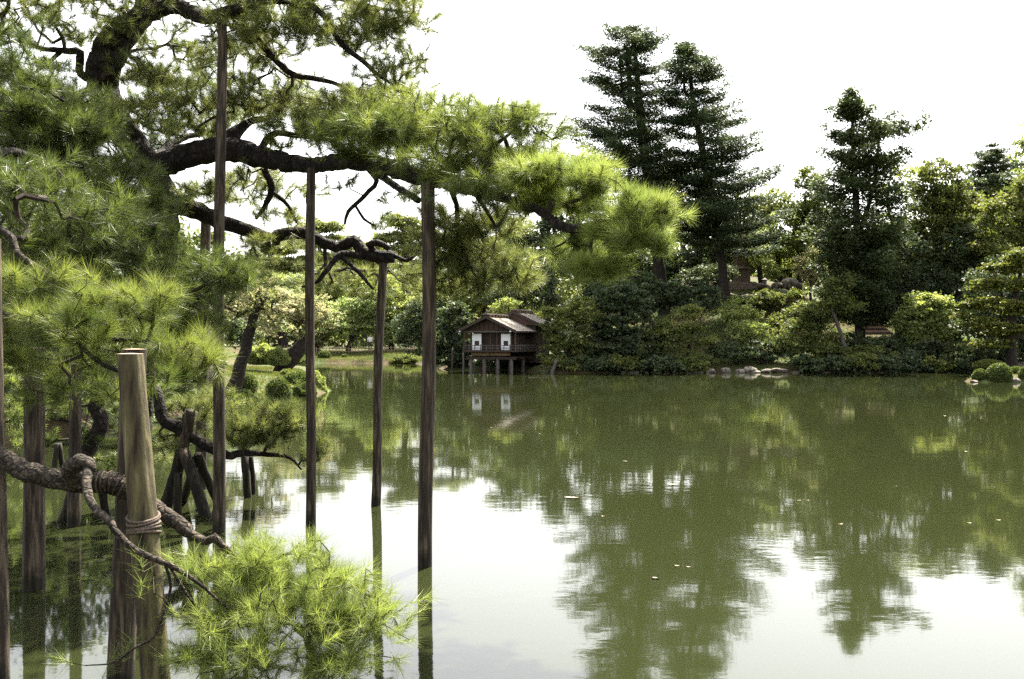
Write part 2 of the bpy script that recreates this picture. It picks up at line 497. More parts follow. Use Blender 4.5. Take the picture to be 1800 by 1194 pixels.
gx = axis_vals(-30, 50, 0.62, 2500)
gy = axis_vals(-6, 112, 0.62, 2500)
XX, YY = np.meshgrid(gx, gy)
ZZ = ground_z(XX, YY)
gm = MB()
nx, ny = len(gx), len(gy)
idx = np.arange(nx * ny).reshape(ny, nx)
gm.add(np.stack([XX, YY, ZZ], -1).reshape(-1, 3), quads=np.stack([idx[:-1, :-1], idx[:-1, 1:], idx[1:, 1:], idx[1:, :-1]], -1).reshape(-1, 4))
ground = gm.build('ground', M['ground'], smooth=True)
tag(ground, 'mossy earth and grass banks around the pond', None, None, 'structure')

wm = MB()
wm.add([(-45, 0.5, 0), (75, 0.5, 0), (75, 108, 0), (-45, 108, 0)], quads=[(0, 1, 2, 3)])
water = wm.build('water', M['water'])
tag(water, 'calm murky green pond water mirroring sky and trees', None, None, 'structure')

# ------------------------------------------------------------------ plant generators
def grow(limb_pts, attr, seg, jit, rg, sag=0.0):
    """branches: every attractor is joined, nearest first, to the nearest node that exists already"""
    limb_pts = np.asarray(limb_pts, float)
    nl = len(limb_pts)
    d0 = np.array([((limb_pts - a) ** 2).sum(1).min() for a in attr])
    order = np.argsort(d0)
    cap = nl + len(attr) * 60 + 10
    N = np.empty((cap, 3)); N[:nl] = limb_pts
    par = np.full(cap, -1, int)
    n = nl
    tip = np.empty(len(attr), int)
    for i in order:
        a = attr[i]
        dd = N[:n] - a
        d2 = np.einsum('ij,ij->i', dd, dd)
        j = int(np.argmin(d2))
        dist = math.sqrt(d2[j])
        k = min(50, max(1, int(dist / seg)))
        s = N[j]
        amp = jit * dist / max(k, 1) ** 0.5
        side = rg.normal(size=3) * jit * dist * 0.9
        pj = j
        for q in range(1, k + 1):
            t = q / k
            p = s + (a - s) * t
            if q < k:
                p = p + side * math.sin(math.pi * t) + rg.normal(size=3) * amp * 0.6
                p[2] -= sag * dist * math.sin(math.pi * t)
            N[n] = p; par[n] = pj; pj = n; n += 1
        tip[i] = n - 1
    N, par = N[:n], par[:n]
    cnt = np.zeros(n)
    cnt[tip] = 1
    for i in range(n - 1, nl - 1, -1):
        cnt[par[i]] += cnt[i]
    return N, par, cnt, tip, nl

def twig_mesh(mb, N, par, cnt, nl, r0, power=0.45, rmax=1.0):
    r = np.minimum(r0 * np.maximum(cnt, 1) ** power, rmax)
    i = np.arange(nl, len(N))
    p = par[i]
    ra = np.where(p < nl, r[i] * 1.1, np.minimum(r[p], r[i] * 1.6))
    big = r[i] > r0 * 2.2
    mb.frusta(N[p[big]], N[i[big]], ra[big], r[i[big]], 5)
    mb.frusta(N[p[~big]], N[i[~big]], ra[~big], r[i[~big]], 3)

def ellipsoid_pts(c, rad, n, rg, inner=0.35, up=0.0):
    d = nrm(rg.normal(size=(n, 3)))
    r = (inner ** 3 + (1 - inner ** 3) * rg.random(n)) ** (1 / 3)
    p = d * r[:, None]
    if up:
        p[:, 2] = np.where(p[:, 2] < 0, p[:, 2] * (1 - up), p[:, 2])
    return np.asarray(c) + p * np.asarray(rad)

def needles(mb, pos, dirs, n, L, w, rg, axis=0.1, spread=(0.12, 1.25), tint=None):
    T = len(pos)
    dirs = nrm(dirs)
    ref = np.where(np.abs(dirs[:, 2:3]) < 0.9, np.array([[0, 0, 1.0]]), np.array([[1.0, 0, 0]]))
    u = nrm(np.cross(dirs, ref)); v = np.cross(dirs, u)
    ph = rg.random((T, n)) * 2 * math.pi
    th = spread[0] + (spread[1] - spread[0]) * rg.random((T, n)) ** 0.8
    s = -axis + axis * 1.2 * rg.random((T, n))
    d = dirs[:, None] * np.cos(th)[..., None] + (u[:, None] * np.cos(ph)[..., None] + v[:, None] * np.sin(ph)[..., None]) * np.sin(th)[..., None]
    d = nrm(d + rg.normal(size=d.shape) * 0.07)
    base = pos[:, None] + dirs[:, None] * s[..., None]
    ln = L * (0.7 + 0.4 * rg.random((T, n))) * (0.8 + 0.4 * rg.random((T, 1)))
    tipp = base + d * ln[..., None]
    tipp[..., 2] -= 0.06 * ln
    side = nrm(np.cross(d, rg.normal(size=d.shape))) * w
    V = np.stack([base - side, base + side, tipp], 2).reshape(-1, 3)
    if tint is None:
        tint = rg.random(T)
    mb.add(V, tris=np.arange(T * n * 3).reshape(-1, 3), tint=np.repeat(tint, n * 3))

def leaf_tris(mb, pos, size, rg, upbias=0.6, aspect=0.6, tint=None, flat=0.0, quad=False):
    n = len(pos)
    nor = nrm(rg.normal(size=(n, 3)) + np.array([0, 0, upbias]))
    if flat:
        nor = nrm(nor * (1 - flat) + np.array([0, 0, 1.0]) * flat)
    a = nrm(np.cross(nor, rg.normal(size=(n, 3))))
    b = np.cross(nor, a)
    sz = (size * (0.6 + 0.8 * rg.random(n)))[:, None]
    t = np.repeat(rg.random(n) if tint is None else tint, 4 if quad else 3)
    if quad:
        V = np.stack([pos + a * sz * 0.6, pos + b * sz * aspect * 0.5, pos - a * sz * 0.6, pos - b * sz * aspect * 0.5], 1).reshape(-1, 3)
        mb.add(V, quads=np.arange(n * 4).reshape(-1, 4), tint=t)
    else:
        V = np.stack([pos + a * sz * 0.7, pos - a * sz * 0.45 + b * sz * aspect * 0.6, pos - a * sz * 0.45 - b * sz * aspect * 0.6], 1).reshape(-1, 3)
        mb.add(V, tris=np.arange(n * 3).reshape(-1, 3), tint=t)

# ------------------------------------------------------------------ the great pine over the water
def limb(tree, pts, rg, name='limb', mat='bark', sides=10, wig=0.18):
    """pts: (px, py, Y, width in px); returns the centre line"""
    c = np.array([P(a, b, y) for a, b, y, w in pts])
    r = np.array([px2m(w * (0.86 if w > 12 else 1.0), y) / 2 for a, b, y, w in pts])
    near = mat == 'bark_near'
    line, rad = smooth_line(c, r, 0.03 if near else 0.06, wig * (0.3 if near else 0.45), rg)
    m = MB()
    m.tube(line, rad, sides + 6, True, 0.05 if near else 0.045, rg)
    m.build(name, M[mat], tree, smooth=True)
    return line

def foliage(tree, lines, clumps, rg, mat, n=84, L=0.155, w=0.002, seg=0.09, jit=0.17, r0=0.003, upw=0.45, tf=0.95, up=0.3, twigmat='twig', sag=0.0, inner=0.45, spread=(0.1, 1.2), sub=0.17):
    """clumps: (px, py, Y, rx px, ry px, tufts[, depth radius m])"""
    at, tn, oc = [], [], []
    for c in clumps:
        c = c[:5] + (max(2, int(c[5] * tf)),) + c[6:]
        px, py, Y, rx, ry, k = c[:6]
        rx_m, ry_m = px2m(rx, Y), px2m(ry, Y)
        rz = c[6] if len(c) > 6 else 0.75 * rx_m
        nsub = max(1, int(k / 8))
        cen = ellipsoid_pts(P(px, py, Y), (rx_m * 1.08, rz, ry_m * 1.08), nsub, rg, inner * 0.7, up)
        own = rg.integers(nsub, size=k)
        sub_r = sub * (0.6 + 0.8 * rg.random(nsub))[own][:, None]
        off = rg.normal(size=(k, 3)) * np.array([1, 1, 0.34]) * sub_r
        at.append(cen[own] + off)
        tn.append(np.clip(rg.random(k) * 0.35 + rg.random(nsub)[own] * 0.65, 0, 1))
        oc.append(nrm(nrm(off + np.array([0, 0, 0.05])) + 0.5 * nrm((at[-1] - P(px, py + 0.3 * ry, Y)) / np.array([rx_m, rz, ry_m]))))
    oc = np.concatenate(oc)
    at = np.concatenate(at); tn = np.concatenate(tn)
    N, par, cnt, tip, nl = grow(np.concatenate(lines), at, seg, jit, rg, sag)
    tm = MB()
    twig_mesh(tm, N, par, cnt, nl, r0)
    tag(tm.build('twigs', M[twigmat], tree), kind='stuff')
    d = nrm(N[tip] - N[np.maximum(par[tip], 0)]) * 0.5 + oc * 0.6 + np.array([0, 0, upw]) + rg.normal(size=(len(tip), 3)) * 0.35
    nm = MB()
    needles(nm, N[tip], d, n, L, w, rg, 0.11, spread, tn)
    return tag(nm.build('crown', M[mat], tree), kind='stuff')

rg = rng(11)
base = P(238, 893, 13.0)
pine = thing('pine_tree', 'great old pine with long crooked limbs propped over the pond', 'pine tree', base)
trunk_l = limb(pine, [(236, 930, 13.0, 66), (240, 760, 13, 56), (250, 640, 13, 54), (262, 540, 13, 54), (285, 440, 13, 52), (290, 365, 13, 54), (265, 300, 13, 58), (215, 230, 13, 58), (183, 165, 13, 62), (184, 112, 13, 64), (205, 62, 13, 60), (252, 22, 13, 44), (262, -40, 13, 36), (240, -170, 13.2, 18)], rg, 'trunk', sides=14)
L1 = limb(pine, [(266, 296, 13, 50), (330, 275, 12.9, 50), (400, 262, 12.7, 50), (455, 275, 12.5, 44), (520, 288, 12.2, 34), (560, 290, 12, 31), (620, 284, 11.5, 36), (680, 293, 10.8, 34), (730, 308, 10.1, 36), (775, 316, 9.67, 36), (830, 335, 9.3, 23), (890, 350, 9, 19), (950, 372, 8.7, 17), (985, 397, 8.5, 19), (1020, 402, 8.35, 20), (1062, 390, 8.2, 13), (1120, 376, 8.05, 8), (1175, 372, 7.95, 4)], rg)
L2 = limb(pine, [(280, 335, 13.1, 46), (320, 362, 13.2, 42), (350, 372, 13.3, 36), (400, 394, 13.3, 30), (450, 410, 13.3, 27), (475, 421, 13.3, 29), (500, 411, 13.3, 26), (540, 412, 13.35, 25), (570, 428, 13.3, 23), (600, 433, 13.3, 22), (622, 424, 13.3, 25), (640, 444, 13.25, 25), (668, 452, 13.2, 28), (694, 452, 13.2, 24)], rg)
L2a = limb(pine, [(640, 452, 13.2, 12), (600, 447, 13.1, 12), (572, 478, 13.0, 9), (556, 497, 13.0, 6), (530, 505, 13, 4)], rg)
L2b = limb(pine, [(598, 449, 13.1, 8), (630, 478, 13.0, 8), (655, 508, 12.9, 4)], rg)
L2c = limb(pine, [(690, 448, 13.2, 9), (715, 458, 13.1, 7), (738, 446, 13.0, 5), (765, 455, 13, 3)], rg)
L2d = limb(pine, [(662, 446, 13.2, 12), (648, 430, 13.15, 12), (664, 427, 13.1, 12), (684, 438, 13.1, 10)], rg)
L3 = limb(pine, [(235, 35, 13, 34), (300, 12, 12.7, 32), (360, 30, 12.3, 28), (410, 18, 11.6, 24), (470, 0, 11.7, 18), (540, 8, 11.8, 14), (576, 35, 11.8, 11), (600, 78, 11.8, 10), (637, 106, 11.8, 9), (662, 130, 11.8, 7), (692, 150, 11.8, 4)], rg)
L3a = limb(pine, [(405, 22, 11.7, 18), (445, 62, 11.9, 16), (475, 95, 12, 13), (512, 130, 12.1, 11), (565, 140, 12.2, 9), (612, 154, 12.2, 6), (650, 160, 12.2, 3)], rg)
L3b = limb(pine, [(470, 0, 11.7, 12), (560, -10, 11.8, 10), (640, 10, 11.8, 8), (700, 20, 11.8, 4)], rg)
L4 = limb(pine, [(398, 262, 12.7, 34), (412, 236, 12.8, 30), (440, 214, 12.9, 14), (478, 204, 12.9, 10), (500, 172, 12.9, 7)], rg)
L4b = limb(pine, [(455, 270, 12.5, 16), (480, 236, 12.6, 12), (540, 240, 12.2, 9), (600, 235, 11.6, 7), (660, 240, 11, 5)], rg)
L4c = limb(pine, [(700, 298, 10.5, 14), (715, 260, 10.4, 11), (745, 230, 10.3, 8), (770, 205, 10.2, 4)], rg)
L4d = limb(pine, [(775, 315, 9.67, 14), (820, 280, 9.7, 11), (868, 255, 9.6, 8), (905, 230, 9.6, 4)], rg)
L5 = limb(pine, [(172, 140, 13, 24), (142, 130, 12.9, 16), (140, 92, 12.8, 17), (122, 90, 12.8, 12), (75, 86, 12.6, 8), (32, 72, 12.5, 6), (-20, 84, 12.4, 4)], rg)
L5b = limb(pine, [(106, 92, 12.75, 8), (88, 108, 12.7, 7), (55, 132, 12.6, 4)], rg)
L5c = limb(pine, [(202, 132, 12.9, 20), (216, 96, 12.8, 18), (248, 54, 12.8, 14), (258, 25, 12.9, 14)], rg)
L6 = limb(pine, [(250, 290, 13, 30), (200, 300, 12, 22), (140, 285, 11, 16), (90, 260, 10.2, 10), (40, 250, 9.8, 5)], rg)
L6b = limb(pine, [(285, 410, 13, 30), (290, 430, 11.5, 22), (300, 450, 10.2, 16), (340, 470, 9.5, 10), (400, 480, 9.1, 5)], rg)
L7 = limb(pine, [(250, 690, 13, 22), (275, 688, 12.8, 22), (285, 735, 12.7, 25), (310, 750, 12.7, 25), (335, 766, 12.7, 25), (375, 790, 12.7, 21), (400, 801, 12.8, 17), (430, 796, 13, 12), (455, 798, 13.2, 9), (480, 800, 13.2, 8), (510, 805, 13.2, 6), (530, 826, 13.2, 3)], rg)
L8 = limb(pine, [(640, 290, 11.3, 10), (662, 318, 11.4, 9), (640, 345, 11.4, 8), (612, 372, 11.4, 7), (606, 395, 11.4, 4)], rg)
L8b = limb(pine, [(625, 362, 11.4, 5), (640, 385, 11.4, 5), (660, 398, 11.4, 3)], rg)
L8c = limb(pine, [(655, 300, 11.2, 16), (700, 330, 10.6, 14), (735, 352, 10.0, 12)], rg)
L9 = limb(pine, [(790, 325, 9.7, 11), (802, 360, 9.8, 9), (806, 400, 9.9, 8), (818, 450, 10, 6), (838, 490, 10, 4)], rg)
L9b = limb(pine, [(806, 395, 9.9, 7), (840, 412, 9.9, 5), (858, 440, 9.9, 3)], rg)
L9c = limb(pine, [(835, 340, 9.4, 8), (855, 370, 9.5, 7), (872, 400, 9.6, 4)], rg)
L10 = limb(pine, [(465, 300, 12.5, 14), (478, 330, 12.7, 12), (466, 362, 12.9, 9), (450, 385, 13, 5)], rg)
L10b = limb(pine, [(478, 338, 12.7, 8), (505, 360, 12.8, 7), (522, 392, 12.9, 4)], rg)

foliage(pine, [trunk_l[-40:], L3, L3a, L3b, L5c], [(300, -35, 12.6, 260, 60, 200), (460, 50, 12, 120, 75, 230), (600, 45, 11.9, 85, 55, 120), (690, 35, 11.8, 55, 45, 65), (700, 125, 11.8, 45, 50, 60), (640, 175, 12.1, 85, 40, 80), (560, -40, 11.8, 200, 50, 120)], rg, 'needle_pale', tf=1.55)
foliage(pine, [L5, L5b, trunk_l], [(110, 40, 12.7, 120, 45, 120), (60, 105, 12.6, 70, 35, 40), (30, -20, 12.6, 150, 60, 130), (200, 60, 13.4, 60, 40, 30), (60, -170, 12.5, 260, 90, 260, 1.6), (-180, -20, 12, 160, 120, 160, 1.5), (-200, 180, 12.5, 150, 90, 110, 1.3)], rg, 'needle_pale', tf=1.15)  # clumps above and left of the view are added to shade the needles
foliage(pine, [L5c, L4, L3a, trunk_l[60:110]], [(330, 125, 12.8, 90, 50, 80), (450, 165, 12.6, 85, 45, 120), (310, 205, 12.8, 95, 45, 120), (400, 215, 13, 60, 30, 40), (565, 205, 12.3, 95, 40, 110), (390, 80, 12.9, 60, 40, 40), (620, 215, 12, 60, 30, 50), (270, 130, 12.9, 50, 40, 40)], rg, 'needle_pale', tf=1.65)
foliage(pine, [L4b, L4c, L1], [(530, 240, 12.3, 60, 25, 50), (640, 245, 11, 75, 40, 110), (745, 225, 10.3, 100, 52, 190), (690, 195, 10.6, 60, 30, 50)], rg, 'needle_mid', tf=1.55)
foliage(pine, [L4d, L1], [(865, 255, 9.6, 100, 52, 170), (905, 212, 9.5, 32, 20, 26), (800, 300, 9.7, 80, 24, 70), (900, 320, 9.2, 60, 30, 60), (850, 205, 9.6, 40, 20, 22)], rg, 'needle_mid', tf=1.55)
foliage(pine, [L1[-110:]], [(965, 305, 8.6, 62, 30, 74), (1045, 330, 8.3, 48, 28, 50), (1130, 372, 8.05, 46, 34, 70), (1000, 352, 8.75, 70, 26, 60, 0.22), (1090, 415, 8.4, 70, 36, 84, 0.25), (1010, 450, 8.75, 60, 34, 56, 0.22), (1128, 422, 8.05, 36, 30, 40), (935, 345, 8.9, 40, 36, 36), (1060, 470, 8.3, 48, 24, 36)], rng(501), 'needle_sunlit', n=150, L=0.165, w=0.0015, tf=1.15, inner=0.55, spread=(0.05, 1.1), sub=0.075)
foliage(pine, [L9, L9b, L9c, L1[100:]], [(825, 420, 10, 55, 75, 120), (850, 500, 10.1, 42, 30, 46), (775, 500, 10.1, 28, 45, 36), (880, 400, 9.7, 35, 60, 40), (770, 400, 10.1, 26, 45, 26), (905, 470, 9.8, 30, 50, 40)], rg, 'needle_pale', sag=0.05, r0=0.0032, tf=1.35, sub=0.13)
foliage(pine, [L10, L10b, L2], [(430, 330, 13, 85, 40, 110), (340, 330, 13.2, 50, 30, 40), (480, 370, 13, 40, 30, 24), (430, 455, 13.4, 45, 45, 46), (560, 470, 14.2, 55, 60, 46), (720, 480, 14.4, 40, 45, 40), (530, 330, 12.6, 25, 18, 8), (640, 500, 14.6, 45, 45, 40), (480, 430, 13.3, 35, 25, 22)], rg, 'needle_pale', sag=0.04, tf=1.25)
L11 = limb(pine, [(225, 240, 13.2, 26), (215, 215, 13.9, 18), (230, 190, 14.5, 12), (290, 170, 15, 8), (340, 150, 15.2, 4)], rg)
L11b = limb(pine, [(270, 290, 13.2, 22), (290, 262, 13.9, 15), (330, 240, 14.3, 10), (380, 235, 14.6, 5)], rg)
L11c = limb(pine, [(215, 220, 13.2, 18), (150, 200, 13.8, 12), (90, 190, 14.2, 8), (30, 200, 14.4, 4)], rg)
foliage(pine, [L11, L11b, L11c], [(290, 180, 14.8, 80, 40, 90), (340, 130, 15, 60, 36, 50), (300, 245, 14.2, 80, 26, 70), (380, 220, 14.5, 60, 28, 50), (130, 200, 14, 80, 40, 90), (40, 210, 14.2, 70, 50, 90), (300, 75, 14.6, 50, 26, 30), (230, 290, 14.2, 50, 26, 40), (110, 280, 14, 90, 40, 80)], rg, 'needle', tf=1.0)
L12 = limb(pine, [(250, -110, 13.1, 26), (340, -240, 12.9, 20), (500, -320, 12.6, 15), (640, -310, 12.4, 10), (740, -290, 12.2, 5)], rg)
foliage(pine, [L12], [(330, -250, 12.9, 150, 70, 150, 1.5), (500, -320, 12.5, 160, 80, 190, 1.6), (670, -300, 12.2, 130, 80, 150, 1.5)], rg, 'needle', tf=1.1, sub=0.22)  # unseen crown added above the view to shade the left foliage
foliage(pine, [L8, L8b, L8c], [(640, 390, 11.4, 30, 14, 8), (600, 325, 11.4, 40, 22, 8), (700, 355, 10.8, 30, 25, 14)], rg, 'needle')
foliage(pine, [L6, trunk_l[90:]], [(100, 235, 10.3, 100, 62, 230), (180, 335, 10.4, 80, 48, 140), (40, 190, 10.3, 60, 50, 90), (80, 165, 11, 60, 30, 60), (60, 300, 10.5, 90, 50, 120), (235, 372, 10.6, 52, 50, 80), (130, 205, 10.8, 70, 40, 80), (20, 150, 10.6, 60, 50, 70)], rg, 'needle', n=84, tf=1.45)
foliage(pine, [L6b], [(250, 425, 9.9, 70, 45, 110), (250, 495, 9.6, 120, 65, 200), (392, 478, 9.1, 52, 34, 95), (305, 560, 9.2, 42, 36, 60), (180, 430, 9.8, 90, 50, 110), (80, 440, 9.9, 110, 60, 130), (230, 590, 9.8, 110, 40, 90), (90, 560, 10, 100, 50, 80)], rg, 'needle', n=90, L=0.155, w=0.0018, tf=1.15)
foliage(pine, [L7], [(350, 712, 12.8, 70, 26, 60), (460, 745, 13.1, 70, 36, 85), (300, 800, 12.9, 45, 35, 26), (500, 785, 13.2, 32, 28, 22), (400, 770, 12.9, 60, 25, 44), (545, 795, 13.2, 30, 28, 26), (480, 715, 13.3, 50, 20, 40)], rg, 'needle_pale', tf=1.2, sub=0.13)

# ------------------------------------------------------------------ the second pine, its trunk just out of the picture
rg = rng(23)
bx, by = -5.0, 7.6
near_pine = thing('pine_tree', 'near pine at the picture edge sending a roped limb low over water', 'pine tree', (bx, by, -0.3))
NT = limb(near_pine, [(-260, 1200, 7.6, 110), (-250, 900, 7.6, 100), (-255, 600, 7.7, 95), (-230, 330, 7.9, 80), (-210, 100, 8.0, 60), (-180, -150, 8, 40)], rg, 'trunk', 'bark', 14)
B1 = limb(near_pine, [(-235, 380, 7.9, 44), (-80, 300, 8.2, 36), (10, 270, 8.6, 20), (50, 275, 8.8, 18), (78, 286, 8.8, 16), (92, 292, 8.8, 13)], rg)
B2 = limb(near_pine, [(-215, 200, 8, 36), (-90, 140, 8.6, 24), (5, 116, 9, 16), (45, 131, 9.1, 13), (76, 152, 9.1, 11), (112, 178, 9.2, 5)], rg)
B3 = limb(near_pine, [(-240, 480, 7.8, 36), (-80, 400, 7.6, 26), (10, 410, 7.5, 16), (35, 450, 7.4, 14), (90, 485, 7.3, 14), (132, 512, 7.2, 12), (150, 520, 7.2, 7), (186, 536, 7.2, 3)], rg, mat='bark_near')
B3b = limb(near_pine, [(-245, 640, 7.7, 34), (-100, 560, 7.5, 24), (20, 555, 7.3, 16), (110, 575, 7.1, 11), (190, 595, 7.0, 8), (260, 600, 6.9, 5)], rg)
B3c = limb(near_pine, [(110, 575, 7.1, 9), (180, 640, 6.9, 8), (260, 660, 6.8, 6), (310, 650, 6.8, 3)], rg)
B4 = limb(near_pine, [(-262, 800, 7.6, 60), (-120, 780, 6.6, 50), (-20, 796, 6.2, 40), (40, 826, 6.1, 40), (90, 840, 6.05, 40), (140, 848, 6.02, 44), (200, 850, 6.0, 42), (245, 872, 6.0, 36), (285, 902, 5.95, 32), (320, 926, 5.9, 30), (334, 935, 5.9, 29)], rg, mat='bark_near', sides=12)
B4b = limb(near_pine, [(322, 930, 5.88, 20), (350, 948, 5.85, 19), (366, 952, 5.8, 17), (376, 944, 5.8, 17), (392, 960, 5.8, 12), (412, 976, 5.8, 9), (432, 992, 5.8, 5), (470, 1010, 5.8, 4), (540, 1030, 5.8, 3)], rg, mat='bark_near')
B4k = limb(near_pine, [(134, 856, 6.0, 30), (124, 828, 5.92, 36), (140, 812, 5.85, 34), (158, 818, 5.8, 24), (162, 830, 5.78, 14)], rg, mat='bark_near')
B4a = limb(near_pine, [(155, 822, 5.8, 20), (152, 858, 5.66, 18), (166, 893, 5.54, 16), (190, 914, 5.46, 16), (208, 940, 5.42, 14), (240, 968, 5.4, 13), (285, 988, 5.4, 11), (318, 1004, 5.42, 9), (350, 1026, 5.45, 6), (420, 1080, 5.55, 4), (520, 1100, 5.6, 3)], rg, mat='bark_near')
B4c = limb(near_pine, [(290, 990, 5.42, 6), (300, 1030, 5.42, 5), (288, 1075, 5.45, 5), (270, 1120, 5.42, 5), (235, 1140, 5.4, 4), (200, 1165, 5.4, 3), (150, 1170, 5.4, 2)], rg, mat='bark_near')
B4d = limb(near_pine, [(300, 998, 5.42, 6), (340, 1060, 5.46, 5), (400, 1110, 5.5, 4), (440, 1150, 5.5, 3)], rg, mat='bark_near')
foliage(near_pine, [B3, B3b, B3c], [(50, 515, 7.3, 85, 45, 80), (180, 570, 7.0, 115, 45, 120), (255, 545, 6.9, 45, 36, 36), (300, 640, 6.8, 66, 45, 62), (90, 620, 7.3, 110, 40, 80), (165, 680, 7.1, 85, 32, 44), (0, 580, 7.4, 60, 60, 50)], rg, 'needle_mid', n=140, L=0.165, w=0.0012, tf=0.72, inner=0.5, spread=(0.05, 1.1), sub=0.13)
foliage(near_pine, [B1, B3], [(50, 350, 8.3, 90, 50, 100), (165, 392, 8.0, 70, 36, 66), (30, 420, 8.0, 60, 40, 50), (-30, 330, 8.3, 70, 70, 50)], rg, 'needle', tf=1.2, n=90, L=0.155, w=0.0016)
foliage(near_pine, [B2], [(20, 150, 9, 45, 35, 40), (-40, 80, 9, 60, 60, 40)], rg, 'needle', n=85)
foliage(near_pine, [B4b, B4a[-40:], B4d], [(385, 985, 5.8, 60, 18, 36), (470, 985, 5.75, 75, 16, 44), (530, 958, 5.8, 24, 10, 12), (450, 1030, 5.7, 90, 18, 60), (560, 1022, 5.65, 62, 16, 40), (630, 1065, 5.6, 52, 16, 40), (515, 1070, 5.6, 90, 16, 60), (400, 1080, 5.6, 70, 16, 44), (650, 1085, 5.6, 34, 12, 20), (590, 1110, 5.55, 66, 15, 44), (460, 1125, 5.5, 90, 16, 56), (370, 1140, 5.5, 60, 14, 34), (620, 1150, 5.55, 40, 18, 28), (540, 1172, 5.5, 76, 14, 44), (420, 1180, 5.45, 70, 14, 36)], rg, 'needle_sunlit', n=66, L=0.125, w=0.0011, r0=0.0022, jit=0.2, tf=1.35, inner=0.2, spread=(0.05, 0.95), sub=0.11)
foliage(near_pine, [B4c], [(258, 1010, 5.5, 26, 22, 6), (195, 1150, 5.4, 14, 14, 2), (140, 1165, 5.4, 10, 10, 2), (300, 1090, 5.45, 25, 25, 4)], rg, 'needle_sunlit', n=50, L=0.13, w=0.0012, r0=0.0016)

# ------------------------------------------------------------------ props, poles and ropes
def post(name, label, top, bottom, w_top, w_bot, mat='post', sides=16, seed=0, bend=0.0, crack=False, cat='post', group=None):
    """top / bottom: world points; radii in metres"""
    g = rng(seed + 900)
    b = np.array(bottom, float); t = np.array(top, float)
    o = thing(name, label, cat, b, group)
    L = np.linalg.norm(t - b)
    n = max(8, int(L / 0.22))
    s = np.linspace(0, 1, n)
    pts = b + (t - b) * s[:, None]
    ph = g.random(2) * 6
    pts[:, 0] += bend * np.sin(s * 5 + ph[0]) * s * (1 - s) * 4
    pts[:, 1] += bend * np.sin(s * 4 + ph[1]) * s * (1 - s) * 4
    rad = w_bot + (w_top - w_bot) * s
    ang = np.arange(sides) / sides * 2 * math.pi
    V = []
    lob = 1 + 0.03 * np.cos(ang * 2 + g.random() * 6) + 0.02 * np.cos(ang * 3 + g.random() * 6) + 0.012 * g.normal(size=sides)
    if crack:
        lob[(np.abs((ang - 4.85 + math.pi) % (2 * math.pi) - math.pi) < 0.14)] *= 0.82
    for i in range(n):
        r = rad[i] * lob * (1 + 0.012 * g.normal(size=sides)) * (1 + 0.03 * math.sin(s[i] * 9 + ph[0]))
        V.append(pts[i] + np.stack([np.cos(ang) * r, np.sin(ang) * r, np.zeros(sides)], 1))
    V = np.concatenate(V)
    a = np.arange(sides); bb = (a + 1) % sides
    q = np.concatenate([np.stack([i * sides + a, i * sides + bb, (i + 1) * sides + bb, (i + 1) * sides + a], 1) for i in range(n - 1)])
    m = MB(); m.add(V, quads=q)
    m.build('shaft', M[mat], o, smooth=True)
    c = MB()
    ring = V[-sides:]
    c.add(np.concatenate([ring, ring.mean(0)[None] + [[0, 0, 0.004]]]), tris=np.stack([a, bb, np.full(sides, sides)], 1))
    c.build('cut_top', M['endgrain'], o)
    return o

def post_px(label, top_px, bot_px, Y, Yb, wt, wb, seed, **k):
    return post('support_post', label, P(top_px[0], top_px[1], Y), P(bot_px[0], bot_px[1], Yb) - np.array([0, 0, 0.5]), px2m(wt, Y) / 2, px2m(wb, Yb) / 2, seed=seed, **k)

YB = lambda py: H * F / (py - CY)
post_px('tall straight post standing in open water, nearest right of the pine', (752, 322), (748, 995), YB(995), YB(995), 24, 26, 1, bend=0.022)
post_px('slender tilted post holding the cut end of the lower limb', (674, 456), (657, 888), 13.2, YB(888), 15, 17, 2, bend=0.03)
post_px('dark upright post under the long horizontal limb, between two other posts', (547, 296), (545, 922), YB(922), YB(922), 16, 18, 3, bend=0.022)
post_px('tallest dark post rising through both limbs to the topmost one', (391, 30), (384, 936), 11.55, 11.35, 17, 24, 4, bend=0.022)
post_px('thick grey post at far left topped by dense needles', (61, 612), (59, 1036), YB(1036), YB(1036), 35, 38, 5)
post_px('dark post behind the bent limb, in shade of the left needles', (133, 640), (129, 925), YB(925), YB(925), 20, 24, 6)
post_px('weathered post cut off by the left picture edge', (-16, 420), (2, 1230), 6.3, 6.1, 32, 38, 7)
post_px('short reddish post seen behind the tallest post under the crooked limb', (362, 384), (352, 800), 14.4, 14.4, 17, 20, 8)
front_pole = post('support_pole', 'pale peeled pole with cut top and rope lashing at lower left', P(229, 622, 5.75), P(292, 1330, 5.55) - np.array([0, 0, 0.3]), px2m(46, 5.75) / 2, px2m(53, 5.6) / 2, 'pole', 28, 31, 0.0, True, 'pole')
rear_pole = post('support_pole', 'grey pole standing directly behind the pale cut pole', P(236, 614, 6.3), P(205, 1240, 6.3) - np.array([0, 0, 0.4]), px2m(42, 6.3) / 2, px2m(49, 6.3) / 2, 'post', 24, 32, 0.0, True, 'pole')

def rope_turns(parent, top, bottom, r_top, r_bot, py_list, r_rope, name='rope', tilt=0.02, pad=1.04):
    """turns of rope around a pole; py_list: fractions along the pole from its bottom"""
    t = np.array(top, float); b = np.array(bottom, float)
    for i, s in enumerate(py_list):
        c = b + (t - b) * s
        r = (r_bot + (r_top - r_bot) * s) * pad + r_rope * 0.6
        a = np.linspace(0, 2 * math.pi, 28)
        pts = c + np.stack([np.cos(a) * r, np.sin(a) * r, tilt * np.sin(a * 1 + i * 0.7)], 1)
        m = MB(); m.tube(pts, r_rope, 6, False)
        m.build(name, M['rope'], parent, smooth=True)

